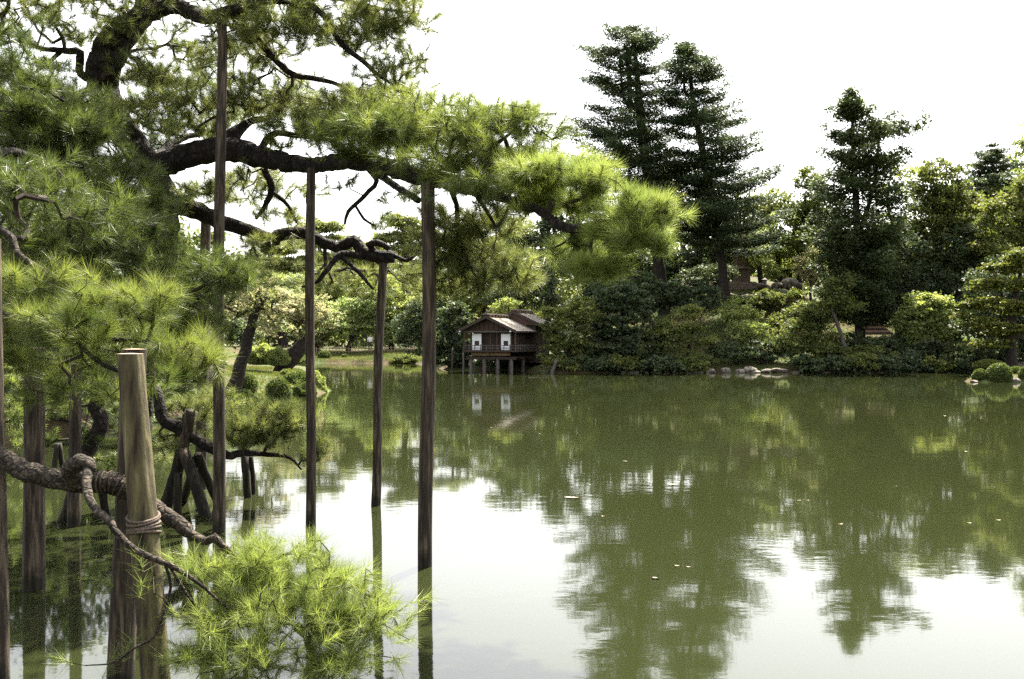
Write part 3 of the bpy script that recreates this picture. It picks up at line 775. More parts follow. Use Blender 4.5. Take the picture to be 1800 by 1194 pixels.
fp_t, fp_b = P(229, 622, 5.75), P(292, 1330, 5.55) - np.array([0, 0, 0.3])
def frac(py):
    return 1 - (py - 622) / (1330 - 622 + 0.3 * F / 5.6)
rope_turns(front_pole, fp_t, fp_b, px2m(46, 5.75) / 2, px2m(53, 5.6) / 2, [frac(y) for y in (914, 921, 931, 937, 943)], 0.0085)
# rope binding on the bent limb where it meets the poles
for k in range(13):
    p0 = B4[np.argmin(np.abs(B4[:, 0] - P(180 + k * 3.6, 850, 6)[0]))]
    j = int(np.argmin(((B4 - p0) ** 2).sum(1)))
    tn_ = nrm((B4[min(j + 1, len(B4) - 1)] - B4[j - 1])[None])[0]
    u_ = nrm(np.cross(tn_, [0, 0, 1])[None])[0]; w_ = np.cross(tn_, u_)
    a = np.linspace(0, 2 * math.pi, 24)
    rr = px2m(39, 6) / 2
    m = MB(); m.tube(p0 + np.outer(np.cos(a) * rr, u_) + np.outer(np.sin(a) * rr, w_), 0.0055, 6, False)
    m.build('rope', M['rope'], near_pine, smooth=True)
rope_turns(rear_pole, P(236, 614, 6.3), P(205, 1240, 6.3), px2m(42, 6.3) / 2, px2m(49, 6.3) / 2, [0.645, 0.637, 0.629], 0.011, pad=1.06)

# timber trestles under the low limb
def trestle(label, legs, Yc, seed, cat='prop'):
    c = P(legs[0][2], legs[0][3], Yc)
    o = thing('timber_prop', label, cat, c)
    g = rng(seed)
    for (ax, ay, bx_, by_, w, dy) in legs:
        a = P(ax, ay, Yc + dy * 0.15); b = P(bx_, by_, Yc + dy)
        d = nrm((b - a)[None])[0]
        b = b + d * 0.35
        l, r = smooth_line([a, (a + b) / 2 + g.normal(size=3) * 0.015, b], np.array([w, w, w * 1.1]) / F * Yc / 2, 0.12, 0.05, g)
        m = MB(); m.tube(l, r, 10, True, 0.05, g)
        m.build('leg', M['post'], o, smooth=True)
    return o
trestle('splayed timber trestle crossed under the low mossy limb', [(337, 722, 290, 893, 21, 0.25), (322, 790, 362, 908, 20, -0.15), (348, 800, 380, 872, 16, 0.6), (345, 805, 322, 880, 15, 0.9)], 12.6, 3)
trestle('short stub post standing between the trestle legs', [(314, 832, 313, 905, 14, 0.0)], 12.5, 4)
trestle('small two-legged prop in the water right of the tallest post', [(430, 800, 438, 872, 14, 0.0), (440, 802, 443, 868, 10, 0.3)], 13.9, 5)
trestle('slanting prop in deep shade behind the bent limb', [(130, 850, 105, 915, 18, 0.0), (178, 850, 192, 912, 15, 0.2)], 12.0, 6)
trestle('leaning pair of thin props in shade left of the rear pole', [(100, 780, 92, 850, 9, 0.0), (104, 780, 112, 850, 9, 0.2)], 15.0, 7)

# ------------------------------------------------------------------ far and middle trees
def tree(name, label, cat, px, Y, crowns, mat, seed, trunk=None, tw=10, cr=0.55, ls=0.16, dens=1.0, flat=0.55, lflat=0.25, bark='bark_far', group=None, up=0.2, quad=False, jit=0.12, base_px=None, per=56, inner=0.4):
    """crowns: (px, py, rx, ry[, dY]) ellipsoids in photo pixels at depth Y + dY; trunk: optional (px, py, w) line from the ground up"""
    g = rng(seed)
    x0 = (px - CX) / F * Y
    z0 = gz(x0, Y)
    o = thing(name, label, cat, (x0, Y, z0), group)
    if trunk:
        c = [P(a, b, Y) for a, b, w in trunk]
        r = [px2m(w, Y) / 2 for a, b, w in trunk]
        c = [np.array([c[0][0], Y, min(z0, c[0][2]) - 0.4])] + c
        r = [r[0] * 1.15] + r
    else:
        ctop = max(crowns, key=lambda q: -q[1])
        tp = P(ctop[0], ctop[1], Y)
        b = np.array([x0, Y, z0 - 0.3])
        mid = (b + tp) / 2 + np.array([g.normal() * 0.3, g.normal() * 0.2, 0])
        c = [b, b * 0.7 + mid * 0.3, mid, tp]
        r0 = px2m(tw, Y) / 2
        r = [r0 * 1.15, r0, r0 * 0.7, r0 * 0.25]
    line, rad = smooth_line(np.array(c), np.array(r), 0.35, 0.12, g)
    m = MB(); m.tube(line, rad, 8, True, 0.06, g)
    m.build('trunk', M[bark], o, smooth=True)
    at, ti = [], []
    for q in crowns:
        cpx, cpy, rx, ry = q[:4]
        Yc = Y + (q[4] if len(q) > 4 else 0)
        rxm, rym = px2m(rx, Yc), px2m(ry, Yc)
        k = max(6, int(dens * 4.2 * rxm * rym / (cr * cr)))
        at.append(ellipsoid_pts(P(cpx, cpy, Yc), (rxm, max(0.6 * rxm, 0.5 * rym), rym), k, g, inner, up))
        ti.append(np.clip(g.random(k) * 0.8 + 0.25 * g.random(), 0, 1))
    at = np.concatenate(at); ti = np.concatenate(ti)
    k0 = len(line) // 4
    N, par, cnt, tip, nl = grow(line[k0:], at, 0.45, jit, g)
    tm = MB(); twig_mesh(tm, N, par, cnt, nl, 0.012, 0.5, rad.max() * 0.6)
    tag(tm.build('branches', M['twig'], o), kind='stuff')
    nn = len(at) * per
    pos = np.repeat(at, per, 0) + g.normal(size=(nn, 3)) * np.array([cr, cr, cr * flat]) * 0.55
    lm = MB()
    leaf_tris(lm, pos, ls * 1.2, g, 0.6, 0.75, np.clip(np.repeat(ti, per) + g.normal(size=nn) * 0.08, 0, 1), lflat, quad)
    tag(lm.build('crown', M[mat], o), kind='stuff')
    return o

def fir(name, label, Y, stems, prof, mat, seed, lev=0.62, nb=7, per=30, pad=(0.34, 0.34, 0.06), ls=0.24, droop=0.08, gap=0.12, step=0.36, py_lo=None, aspect=0.4, start=0.25, base_down=True):
    """layered conifer; stems: list of (px, py, w) lines; prof: (py, left half-width px, right half-width px) from the top down"""
    g = rng(seed)
    b = P(stems[0][0][0], stems[0][0][1], Y)
    z0 = gz(b[0], Y)
    o = thing(name, label, 'conifer', (b[0], Y, z0))
    lines = []
    for i, s in enumerate(stems):
        c = [P(a, q, Y) for a, q, w in s]; r = [px2m(w * 0.72, Y) / 2 for a, q, w in s]
        if i == 0 and base_down:
            c = [np.array([c[0][0], Y, min(z0, c[0][2]) - 0.5])] + c; r = [r[0] * 1.2] + r
        l, rad = smooth_line(np.array(c), np.array(r), 0.4, 0.08, g)
        m = MB(); m.tube(l, rad, 9, True, 0.05, g)
        m.build('trunk', M['bark_far'], o, smooth=True)
        lines.append(l)
    main = lines[0]
    pys = [p[0] for p in prof]
    lm, bm = MB(), MB()
    z_top = P(0, pys[0], Y)[2]; z_bot = P(0, pys[-1], Y)[2]
    z = z_top
    A, ti = [], []
    while z > z_bot:
        py = CY - (z - H) * F / Y
        lh = np.interp(py, pys, [p[1] for p in prof]); rh = np.interp(py, pys, [p[2] for p in prof])
        src = lines[g.integers(len(lines))]
        if z > src[:, 2].max():
            src = main
        root = np.array([np.interp(z, src[:, 2], src[:, 0]), Y, z]) if np.all(np.diff(src[:, 2]) > 0) else src[np.argmin(np.abs(src[:, 2] - z))]
        cxp = np.interp(z, main[:, 2], main[:, 0])
        a0 = g.random() * 6.28
        for k in range(nb):
            if g.random() < gap or g.random() > 0.35 + px2m((lh + rh) / 2, Y) / 1.3:
                continue
            a = a0 + (k + 0.5 * g.random()) * 2 * math.pi / nb
            ca, sa = math.cos(a), math.sin(a)
            L = px2m(lh if ca < 0 else rh, Y)
            L = (L * abs(ca) + px2m((lh + rh) / 2, Y) * (1 - abs(ca))) * (0.55 + 0.72 * g.random())
            if L < 0.2: L = 0.2
            n = max(3, int(L / step))
            t = np.linspace(0, 1, n + 1)
            rise = g.normal() * 0.11 + 0.05
            zz = root[2] + L * (rise * t - droop * np.sin(t * math.pi) + 0.06 * t ** 3) + g.normal() * 0.22
            bend = g.normal() * 0.25
            pts = np.stack([root[0] + (cxp - root[0]) * t * 0.0 + L * t * (ca - sa * bend * t), root[1] + L * t * (sa + ca * bend * t), zz], 1)
            r = 0.045 * (1 - t * 0.85) * (0.5 + 0.1 * L)
            bm.frusta(pts[:-1], pts[1:], r[:-1], r[1:], 4)
            sel = t > start * (0.6 + 0.8 * g.random())
            A.append(pts[sel]); ti.append(np.full(sel.sum(), np.clip(g.random(), 0, 1)))
            w = L * 0.3
            for s_ in (-1, 1):                                   # side sprays
                e = pts[sel] + s_ * np.array([-sa, ca, 0]) * (w * (1.15 - t[sel]))[:, None] * (0.6 + 0.6 * g.random((sel.sum(), 1)))
                A.append(e); ti.append(np.full(len(e), np.clip(g.random(), 0, 1)))
        z -= lev * (0.7 + 0.6 * g.random()) * (0.6 + 0.4 * min(1, (z_top - z) / 4)) * (0.72 if (z - z_bot) < 0.45 * (z_top - z_bot) else 1.0)
    tag(bm.build('branches', M['bark'], o), kind='stuff')
    A = np.concatenate(A); ti = np.concatenate(ti)
    pos = np.repeat(A, per, 0) + g.normal(size=(len(A) * per, 3)) * np.array(pad)
    leaf_tris(lm, pos, ls, g, 0.3, aspect, np.clip(np.repeat(ti, per) + g.normal(size=len(pos)) * 0.08, 0, 1), 0.55)
    tag(lm.build('crown', M[mat], o), kind='stuff')
    return o

# the two tall conifers and the cedar on the hill
fir('conifer_tree', 'tallest layered conifer with forked top above the pond', 80, [[(1168, 560, 30), (1150, 380, 30), (1132, 260, 24), (1124, 190, 20), (1118, 110, 10), (1112, 55, 3)], [(1124, 200, 14), (1108, 185, 13), (1106, 130, 11), (1100, 80, 4)], [(1110, 190, 9), (1097, 175, 8), (1092, 130, 6), (1088, 100, 3)]],
    [(50, 8, 10), (62, 40, 40), (75, 62, 55), (95, 78, 60), (115, 40, 40), (135, 95, 50), (160, 90, 45), (185, 60, 50), (215, 100, 60), (250, 115, 60), (290, 125, 70), (330, 110, 75), (380, 105, 80), (430, 70, 60)], 'fir', 41, lev=0.74, nb=8, gap=0.14, start=0.3, per=36, pad=(0.38, 0.38, 0.1), ls=0.185)
fir('conifer_tree', 'second tall conifer with pointed top, right of the tallest', 77, [[(1277, 525, 22), (1262, 420, 21), (1246, 320, 19), (1228, 230, 16), (1215, 150, 10), (1208, 90, 3)], [(1222, 180, 8), (1204, 160, 8), (1203, 110, 3)]],
    [(84, 5, 6), (100, 25, 25), (115, 32, 40), (140, 45, 60), (165, 55, 45), (185, 60, 90), (215, 65, 75), (240, 60, 115), (275, 70, 95), (300, 75, 70), (330, 85, 110), (360, 80, 120), (400, 85, 110), (440, 60, 85)], 'fir', 43, lev=0.72, nb=8, gap=0.14, start=0.3, per=36, pad=(0.38, 0.38, 0.1), ls=0.185)
fir('cedar_tree', 'dark bushy cedar with narrow top right of the hill clearing', 71, [[(1512, 640, 26), (1512, 500, 24), (1506, 380, 18), (1500, 260, 10), (1497, 175, 3)], [(1508, 420, 12), (1535, 330, 9), (1545, 250, 6), (1548, 215, 3)]],
    [(172, 5, 6), (185, 14, 16), (205, 28, 32), (225, 32, 70), (250, 42, 78), (275, 52, 66), (300, 48, 56), (330, 65, 70), (370, 80, 72), (420, 75, 75), (470, 70, 80), (520, 60, 62), (570, 60, 50)], 'cedar', 47, lev=0.56, nb=8, per=30, pad=(0.26, 0.26, 0.17), ls=0.19, droop=0.14, gap=0.2, step=0.5, aspect=0.6, start=0.3)
fir('conifer_tree', 'small dark conifer top behind the trees near the right edge', 95, [[(1745, 500, 16), (1745, 380, 12), (1746, 262, 3)]],
    [(262, 4, 4), (272, 20, 24), (290, 42, 56), (310, 40, 44), (335, 62, 70), (360, 70, 70), (400, 70, 70)], 'fir', 49, lev=0.8, gap=0.15)

# broadleaf trees and shrubs on the right shore
tree('broadleaf_tree', 'rounded light green tree crown beside the dead bare branches', 'tree', 1662, 76, [(1650, 330, 52, 48), (1690, 380, 50, 50), (1625, 390, 45, 40), (1680, 440, 60, 40), (1610, 440, 40, 35)], 'leaf_mid', 51, trunk=[(1662, 600, 18), (1650, 440, 15), (1645, 330, 6)], cr=0.55, ls=0.17, dens=1.4)
tree('broadleaf_tree', 'tree of bare forked branches with thin leaves right of the cedar', 'tree', 1590, 74, [(1570, 330, 22, 26), (1598, 300, 20, 14), (1560, 400, 22, 30)], 'leaf_light', 52, trunk=[(1612, 600, 12), (1600, 420, 11), (1572, 395, 8), (1560, 355, 6), (1562, 325, 3)], cr=0.45, ls=0.13, dens=0.3)
tree('broadleaf_tree', 'airy green tree left of the cedar on the hilltop', 'tree', 1410, 84, [(1420, 320, 26, 26), (1405, 370, 38, 36), (1440, 370, 40, 40), (1400, 430, 50, 36), (1450, 430, 40, 34)], 'leaf_mid', 53, trunk=[(1405, 510, 10), (1408, 440, 9), (1416, 340, 4)], cr=0.5, ls=0.16, dens=0.8)
tree('broadleaf_tree', 'thin-trunked tree beside the boulders on the hilltop', 'tree', 1372, 85, [(1370, 410, 42, 30), (1340, 440, 34, 26), (1385, 455, 30, 20)], 'leaf_light', 54, trunk=[(1374, 505, 9), (1368, 460, 8), (1360, 420, 4)], cr=0.5, ls=0.16, dens=0.7)
tree('broadleaf_tree', 'dark evergreen filling the shade behind the round bright shrub', 'tree', 1580, 73, [(1580, 470, 70, 60), (1600, 540, 75, 55), (1545, 540, 50, 50), (1560, 420, 45, 35)], 'leaf_dark', 55, tw=16, cr=0.6, ls=0.17)
tree('broadleaf_tree', 'deep green tree left of the olive maple, behind the round shrub', 'tree', 1680, 74, [(1680, 500, 60, 60), (1700, 440, 55, 45), (1660, 560, 60, 45)], 'leaf_dark', 56, tw=16, cr=0.6, ls=0.17)
tree('broadleaf_tree', 'large green tree at the right edge above the olive maple', 'tree', 1790, 72, [(1775, 390, 55, 50), (1815, 350, 45, 50), (1760, 440, 50, 40), (1830, 440, 60, 60)], 'leaf_mid', 57, tw=20, cr=0.55, ls=0.17)
tree('broadleaf_tree', 'pale branch tips of a tree high at the right edge', 'tree', 1850, 85, [(1795, 262, 22, 22), (1830, 240, 40, 40), (1850, 320, 60, 60)], 'leaf_light', 58, tw=16, cr=0.5, ls=0.15, dens=0.6)
tree('maple_tree', 'olive maple in layered sprays at the right edge', 'tree', 1778, 61, [(1800, 452, 40, 16), (1765, 472, 36, 14), (1735, 500, 30, 12), (1785, 500, 40, 14), (1708, 535, 24, 10), (1755, 535, 42, 14), (1800, 545, 40, 16), (1725, 570, 32, 12), (1775, 580, 46, 14), (1745, 605, 36, 12), (1695, 555, 18, 8)], 'leaf_olive', 59, trunk=[(1778, 660, 22), (1776, 600, 18), (1782, 540, 12), (1796, 470, 5)], cr=0.36, ls=0.12, flat=0.22, lflat=0.45, dens=1.5)
tree('round_shrub', 'rounded bright glossy shrub on the shaded slope', 'shrub', 1628, 66.5 + 2, [(1628, 545, 44, 34), (1605, 570, 34, 26), (1650, 575, 36, 30), (1625, 595, 40, 22)], 'leaf_light', 60, tw=8, cr=0.34, ls=0.15, dens=0.9)
tree('leaning_tree', 'thin leaning grey trunk rising from the shore with sparse leaves', 'tree', 1492, 67.5, [(1462, 520, 30, 22), (1440, 545, 26, 18), (1478, 500, 24, 18), (1495, 540, 25, 20)], 'leaf_mid', 61, trunk=[(1492, 640, 8), (1478, 585, 7), (1466, 555, 6), (1456, 525, 4)], cr=0.4, ls=0.13, dens=0.7, bark='grey_wood')
tree('maple_tree', 'reddish-tinged small tree right of the hilltop boulders', 'tree', 1428, 79, [(1430, 455, 28, 22), (1440, 490, 26, 20), (1415, 480, 20, 16)], 'leaf_maple', 62, tw=6, cr=0.4, ls=0.13, dens=0.8)
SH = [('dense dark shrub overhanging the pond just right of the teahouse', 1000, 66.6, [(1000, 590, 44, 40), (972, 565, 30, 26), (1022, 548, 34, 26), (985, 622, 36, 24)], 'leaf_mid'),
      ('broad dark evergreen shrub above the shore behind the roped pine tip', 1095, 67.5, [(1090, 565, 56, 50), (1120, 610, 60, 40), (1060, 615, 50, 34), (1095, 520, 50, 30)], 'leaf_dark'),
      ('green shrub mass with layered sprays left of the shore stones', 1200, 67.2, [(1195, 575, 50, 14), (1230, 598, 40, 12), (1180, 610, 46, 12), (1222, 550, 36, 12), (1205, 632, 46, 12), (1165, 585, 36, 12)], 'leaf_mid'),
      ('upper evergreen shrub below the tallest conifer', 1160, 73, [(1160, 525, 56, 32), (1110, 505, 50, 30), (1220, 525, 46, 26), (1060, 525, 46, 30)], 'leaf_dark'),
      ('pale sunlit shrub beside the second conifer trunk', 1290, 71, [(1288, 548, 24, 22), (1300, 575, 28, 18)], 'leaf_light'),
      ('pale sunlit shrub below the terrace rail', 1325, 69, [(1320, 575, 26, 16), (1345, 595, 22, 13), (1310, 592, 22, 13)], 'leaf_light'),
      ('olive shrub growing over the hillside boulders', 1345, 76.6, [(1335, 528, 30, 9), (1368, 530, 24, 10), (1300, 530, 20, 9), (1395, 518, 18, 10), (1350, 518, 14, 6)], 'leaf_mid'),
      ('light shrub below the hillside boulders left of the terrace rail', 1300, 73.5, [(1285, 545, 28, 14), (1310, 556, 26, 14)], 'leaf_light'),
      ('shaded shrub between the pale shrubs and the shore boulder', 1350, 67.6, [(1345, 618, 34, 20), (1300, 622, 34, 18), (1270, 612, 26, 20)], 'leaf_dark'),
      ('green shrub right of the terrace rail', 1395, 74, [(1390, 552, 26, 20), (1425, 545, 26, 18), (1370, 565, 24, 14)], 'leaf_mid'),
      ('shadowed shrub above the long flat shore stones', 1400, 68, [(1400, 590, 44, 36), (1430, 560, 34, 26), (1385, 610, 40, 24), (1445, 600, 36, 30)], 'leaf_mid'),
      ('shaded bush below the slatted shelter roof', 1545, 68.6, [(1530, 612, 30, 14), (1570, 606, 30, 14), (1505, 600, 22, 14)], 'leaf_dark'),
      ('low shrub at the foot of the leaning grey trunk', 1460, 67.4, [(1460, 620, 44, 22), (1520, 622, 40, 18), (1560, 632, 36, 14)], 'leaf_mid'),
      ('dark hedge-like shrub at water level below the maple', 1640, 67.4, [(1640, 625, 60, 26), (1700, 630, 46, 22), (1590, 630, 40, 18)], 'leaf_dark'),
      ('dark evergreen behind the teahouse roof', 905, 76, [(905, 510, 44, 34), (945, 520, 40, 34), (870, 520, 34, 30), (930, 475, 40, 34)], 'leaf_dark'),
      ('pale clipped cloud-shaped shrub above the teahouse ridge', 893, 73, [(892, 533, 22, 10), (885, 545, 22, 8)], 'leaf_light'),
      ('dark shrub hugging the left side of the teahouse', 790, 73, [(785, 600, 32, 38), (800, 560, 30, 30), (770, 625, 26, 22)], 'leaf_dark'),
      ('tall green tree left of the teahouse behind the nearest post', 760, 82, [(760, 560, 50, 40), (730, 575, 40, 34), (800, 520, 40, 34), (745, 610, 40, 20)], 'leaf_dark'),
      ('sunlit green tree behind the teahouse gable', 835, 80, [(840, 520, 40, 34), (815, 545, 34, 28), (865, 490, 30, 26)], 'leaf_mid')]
for i, (lb, px, Y, cr_, mt) in enumerate(SH):
    tree('shrub' if 'shrub' in lb else 'broadleaf_tree', lb, 'shrub' if 'shrub' in lb else 'tree', px, Y, cr_, mt, 100 + i, tw=8, cr=0.34 + 0.03 * (i % 5), ls=0.105 + 0.016 * ((i * 3) % 5), dens=0.9, flat=0.35 + 0.1 * (i % 4))

ORD = ['first', 'second', 'third', 'fourth', 'fifth', 'sixth', 'seventh']
g = rng(88)
for i, px in enumerate([985, 1022, 1060, 1098, 1136, 1174, 1212, 1420, 1470, 1512, 1556, 1600, 1644, 1684]):
    tree('shrub', 'low bush touching the water, %s in the row right of the %s' % (ORD[i % 7], 'teahouse stake' if i < 7 else 'far shore stones'), 'shrub', px, 66.6, [(px, 638 + g.normal() * 2, 28 + 6 * g.random(), 13, -0.6), (px + 12, 646, 22, 8, -0.9)], 'leaf_dark' if i % 3 else 'leaf_mid', 170 + i, tw=4, cr=0.32, ls=0.11 + 0.05 * g.random(), dens=0.8, group='bushes overhanging the far shoreline')

# background wood behind the hill and the house: single trees
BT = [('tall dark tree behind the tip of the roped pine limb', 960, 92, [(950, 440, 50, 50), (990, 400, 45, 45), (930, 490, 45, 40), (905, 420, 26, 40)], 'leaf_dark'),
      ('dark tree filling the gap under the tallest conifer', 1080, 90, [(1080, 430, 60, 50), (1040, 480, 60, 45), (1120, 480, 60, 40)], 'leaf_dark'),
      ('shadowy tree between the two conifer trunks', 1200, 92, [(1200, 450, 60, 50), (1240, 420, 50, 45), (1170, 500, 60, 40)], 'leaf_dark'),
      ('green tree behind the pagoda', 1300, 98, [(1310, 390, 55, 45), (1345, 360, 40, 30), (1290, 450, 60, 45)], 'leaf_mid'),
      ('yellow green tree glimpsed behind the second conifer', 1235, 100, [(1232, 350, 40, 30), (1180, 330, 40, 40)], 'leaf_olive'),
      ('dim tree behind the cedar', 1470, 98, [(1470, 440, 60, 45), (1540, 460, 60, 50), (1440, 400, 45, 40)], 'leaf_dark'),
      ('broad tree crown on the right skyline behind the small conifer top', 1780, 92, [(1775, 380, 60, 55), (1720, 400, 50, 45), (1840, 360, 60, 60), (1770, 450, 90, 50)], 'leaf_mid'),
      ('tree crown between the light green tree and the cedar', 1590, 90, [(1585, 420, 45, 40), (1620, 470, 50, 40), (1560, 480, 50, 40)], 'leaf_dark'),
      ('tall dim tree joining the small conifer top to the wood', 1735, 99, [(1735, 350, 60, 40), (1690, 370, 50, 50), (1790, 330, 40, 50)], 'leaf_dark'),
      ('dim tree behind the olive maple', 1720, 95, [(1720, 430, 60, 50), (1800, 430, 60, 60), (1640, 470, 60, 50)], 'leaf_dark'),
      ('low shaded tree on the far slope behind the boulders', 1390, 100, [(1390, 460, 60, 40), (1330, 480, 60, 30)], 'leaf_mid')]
for i, (lb, px, Y, cr_, mt) in enumerate(BT):
    tree('broadleaf_tree', lb, 'tree', px, Y, cr_, mt, 140 + i, tw=14, cr=0.8, ls=0.26, dens=1.0)

g = rng(333)
tl = MB()
for k in range(150):
    px_ = -150 + k * 14.5 + g.normal() * 6
    Yt = 122 + g.random() * 26
    top = 470 - 26 * g.random() - (35 * math.exp(-((px_ - 1300) / 350) ** 2)) + (25 if 560 < px_ < 900 else 0)
    c_ = P(px_, (top + 610) / 2, Yt)
    rz_m = px2m((630 - top) / 2, Yt)
    pp = ellipsoid_pts(c_, (2.6, 2.4, rz_m), 700, g, 0.6)
    leaf_tris(tl, pp, 0.5, g, 0.6, 0.75, np.clip(0.3 + 0.4 * g.random() + 0.2 * g.normal(size=700), 0, 1))
tag(tl.build('treeline', M['leaf_mid']), 'distant wood closing the view behind the garden', 'wood', None, 'stuff')

# left: maples on the near bank and the bright wood across the water
tree('maple_tree', 'maple with leaning dark trunk and pink-tipped leaves on the left bank', 'tree', 409, 34.5, [(450, 515, 55, 26), (410, 535, 50, 28), (480, 540, 40, 26), (440, 490, 40, 20), (380, 560, 40, 26), (470, 575, 40, 20)], 'leaf_maple', 201, trunk=[(410, 690, 26), (424, 640, 22), (438, 590, 19), (446, 560, 16), (452, 530, 8)], cr=0.3, ls=0.085, flat=0.4, lflat=0.45, dens=0.9, per=36)
tree('maple_tree', 'second maple with thick slanting trunk near the bank tip', 'tree', 494, 51, [(520, 575, 40, 22), (500, 555, 44, 24), (560, 560, 36, 26), (530, 530, 46, 24), (470, 570, 32, 18)], 'leaf_maple', 202, trunk=[(495, 655, 30), (512, 628, 30), (530, 608, 22), (545, 585, 10)], cr=0.36, ls=0.1, flat=0.4, lflat=0.45, dens=0.9)
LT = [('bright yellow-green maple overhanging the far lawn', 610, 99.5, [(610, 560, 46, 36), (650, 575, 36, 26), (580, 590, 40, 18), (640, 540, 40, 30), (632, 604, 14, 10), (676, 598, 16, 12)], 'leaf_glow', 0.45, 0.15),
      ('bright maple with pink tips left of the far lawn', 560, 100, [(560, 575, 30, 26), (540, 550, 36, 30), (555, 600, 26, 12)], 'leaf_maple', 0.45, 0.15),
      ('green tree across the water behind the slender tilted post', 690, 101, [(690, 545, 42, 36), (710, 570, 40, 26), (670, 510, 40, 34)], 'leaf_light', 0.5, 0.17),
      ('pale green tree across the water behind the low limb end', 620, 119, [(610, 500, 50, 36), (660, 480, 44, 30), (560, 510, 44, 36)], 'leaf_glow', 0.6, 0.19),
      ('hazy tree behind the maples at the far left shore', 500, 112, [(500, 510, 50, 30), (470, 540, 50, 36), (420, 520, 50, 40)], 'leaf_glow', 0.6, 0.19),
      ('shaded tree at the far end of the lawn beside the nearest post', 735, 100, [(735, 575, 30, 22), (720, 595, 26, 12), (750, 550, 34, 26)], 'leaf_dark', 0.5, 0.17),
      ('dark tree low behind the leaning maple trunk', 400, 60, [(380, 580, 60, 36), (330, 560, 60, 50), (430, 600, 36, 22)], 'leaf_dark', 0.5, 0.14)]
for i, (lb, px, Y, cr_, mt, c_, l_) in enumerate(LT):
    tree('maple_tree' if 'maple' in lb.split(' with')[0].split(' over')[0] else 'broadleaf_tree', lb, 'tree', px, Y, cr_, mt, 220 + i, tw=10, cr=c_, ls=l_, dens=0.95, flat=0.4, lflat=0.4)
# distant pines with flat pads
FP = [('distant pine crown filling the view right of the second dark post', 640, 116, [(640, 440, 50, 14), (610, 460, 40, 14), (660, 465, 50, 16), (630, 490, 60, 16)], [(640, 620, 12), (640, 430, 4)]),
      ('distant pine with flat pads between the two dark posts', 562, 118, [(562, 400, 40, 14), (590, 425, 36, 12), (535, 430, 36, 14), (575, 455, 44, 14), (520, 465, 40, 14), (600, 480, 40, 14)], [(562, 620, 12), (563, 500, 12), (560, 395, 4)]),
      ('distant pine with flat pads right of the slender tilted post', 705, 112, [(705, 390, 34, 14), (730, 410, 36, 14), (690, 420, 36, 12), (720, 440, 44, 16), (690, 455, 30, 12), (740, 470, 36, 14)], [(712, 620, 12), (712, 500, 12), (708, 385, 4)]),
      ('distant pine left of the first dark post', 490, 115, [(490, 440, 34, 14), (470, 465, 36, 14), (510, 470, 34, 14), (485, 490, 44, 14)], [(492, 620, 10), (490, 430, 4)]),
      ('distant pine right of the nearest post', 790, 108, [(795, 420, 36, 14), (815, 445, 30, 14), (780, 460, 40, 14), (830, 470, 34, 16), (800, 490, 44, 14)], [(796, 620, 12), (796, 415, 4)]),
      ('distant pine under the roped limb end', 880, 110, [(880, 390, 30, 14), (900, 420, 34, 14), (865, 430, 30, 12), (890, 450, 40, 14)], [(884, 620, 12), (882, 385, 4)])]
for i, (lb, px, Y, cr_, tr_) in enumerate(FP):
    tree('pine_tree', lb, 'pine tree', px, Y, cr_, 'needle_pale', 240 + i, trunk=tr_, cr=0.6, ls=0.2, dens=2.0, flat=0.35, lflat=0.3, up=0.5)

# small pines crouching on the left bank, behind the props
rg = rng(77)
def bank_pine(label, pts, clumps, Y, mat):
    b = P(pts[0][0], pts[0][1], pts[0][2])
    o = thing('pine_tree', label, 'pine tree', (b[0], b[1], gz(b[0], b[1])))
    l = limb(o, pts, rg, 'trunk')
    foliage(o, [l], clumps, rg, mat, n=70, L=0.16, w=0.0032, seg=0.16, r0=0.005)
bank_pine('small crooked pine with black S-curved trunk behind the posts', [(120, 900, 17, 34), (150, 800, 17, 32), (178, 745, 17, 30), (168, 716, 17, 28), (178, 690, 17, 24), (200, 650, 17, 16), (170, 620, 17, 8)], [(160, 640, 17, 90, 34, 90), (90, 700, 17, 60, 40, 60), (230, 690, 17, 60, 40, 60), (100, 770, 17, 60, 40, 50), (210, 790, 17, 40, 40, 40)], 17, 'needle')
bank_pine('low sunlit pine at the far left edge behind the thick post', [(-60, 860, 19, 30), (-40, 760, 19, 28), (-10, 700, 19, 20), (20, 660, 19, 10)], [(20, 690, 19, 70, 40, 90), (-20, 640, 19, 80, 40, 70), (60, 740, 19, 50, 30, 40), (20, 780, 19, 60, 40, 50)], 19, 'needle_sunlit')
bank_pine('low spreading pine on the bank behind the trestle', [(230, 790, 21, 24), (260, 720, 21, 22), (300, 690, 21, 14), (340, 680, 21, 7)], [(290, 700, 21, 60, 30, 70), (240, 740, 21, 50, 36, 60), (330, 730, 21, 50, 34, 50), (300, 780, 21, 50, 26, 36)], 21, 'needle')
tree('broadleaf_tree', 'shaded bushy tree far left behind the crouching pines', 'tree', 60, 30, [(60, 640, 120, 70), (180, 650, 100, 60), (0, 720, 90, 60), (280, 640, 90, 50)], 'leaf_dark', 260, tw=16, cr=0.45, ls=0.13, dens=0.8)
tree('broadleaf_tree', 'dark tree wall on the left bank behind the great pine', 'tree', 180, 44, [(180, 560, 150, 80), (50, 540, 140, 90), (300, 600, 80, 50), (330, 560, 60, 60)], 'leaf_dark', 261, tw=20, cr=0.6, ls=0.17, dens=0.8)

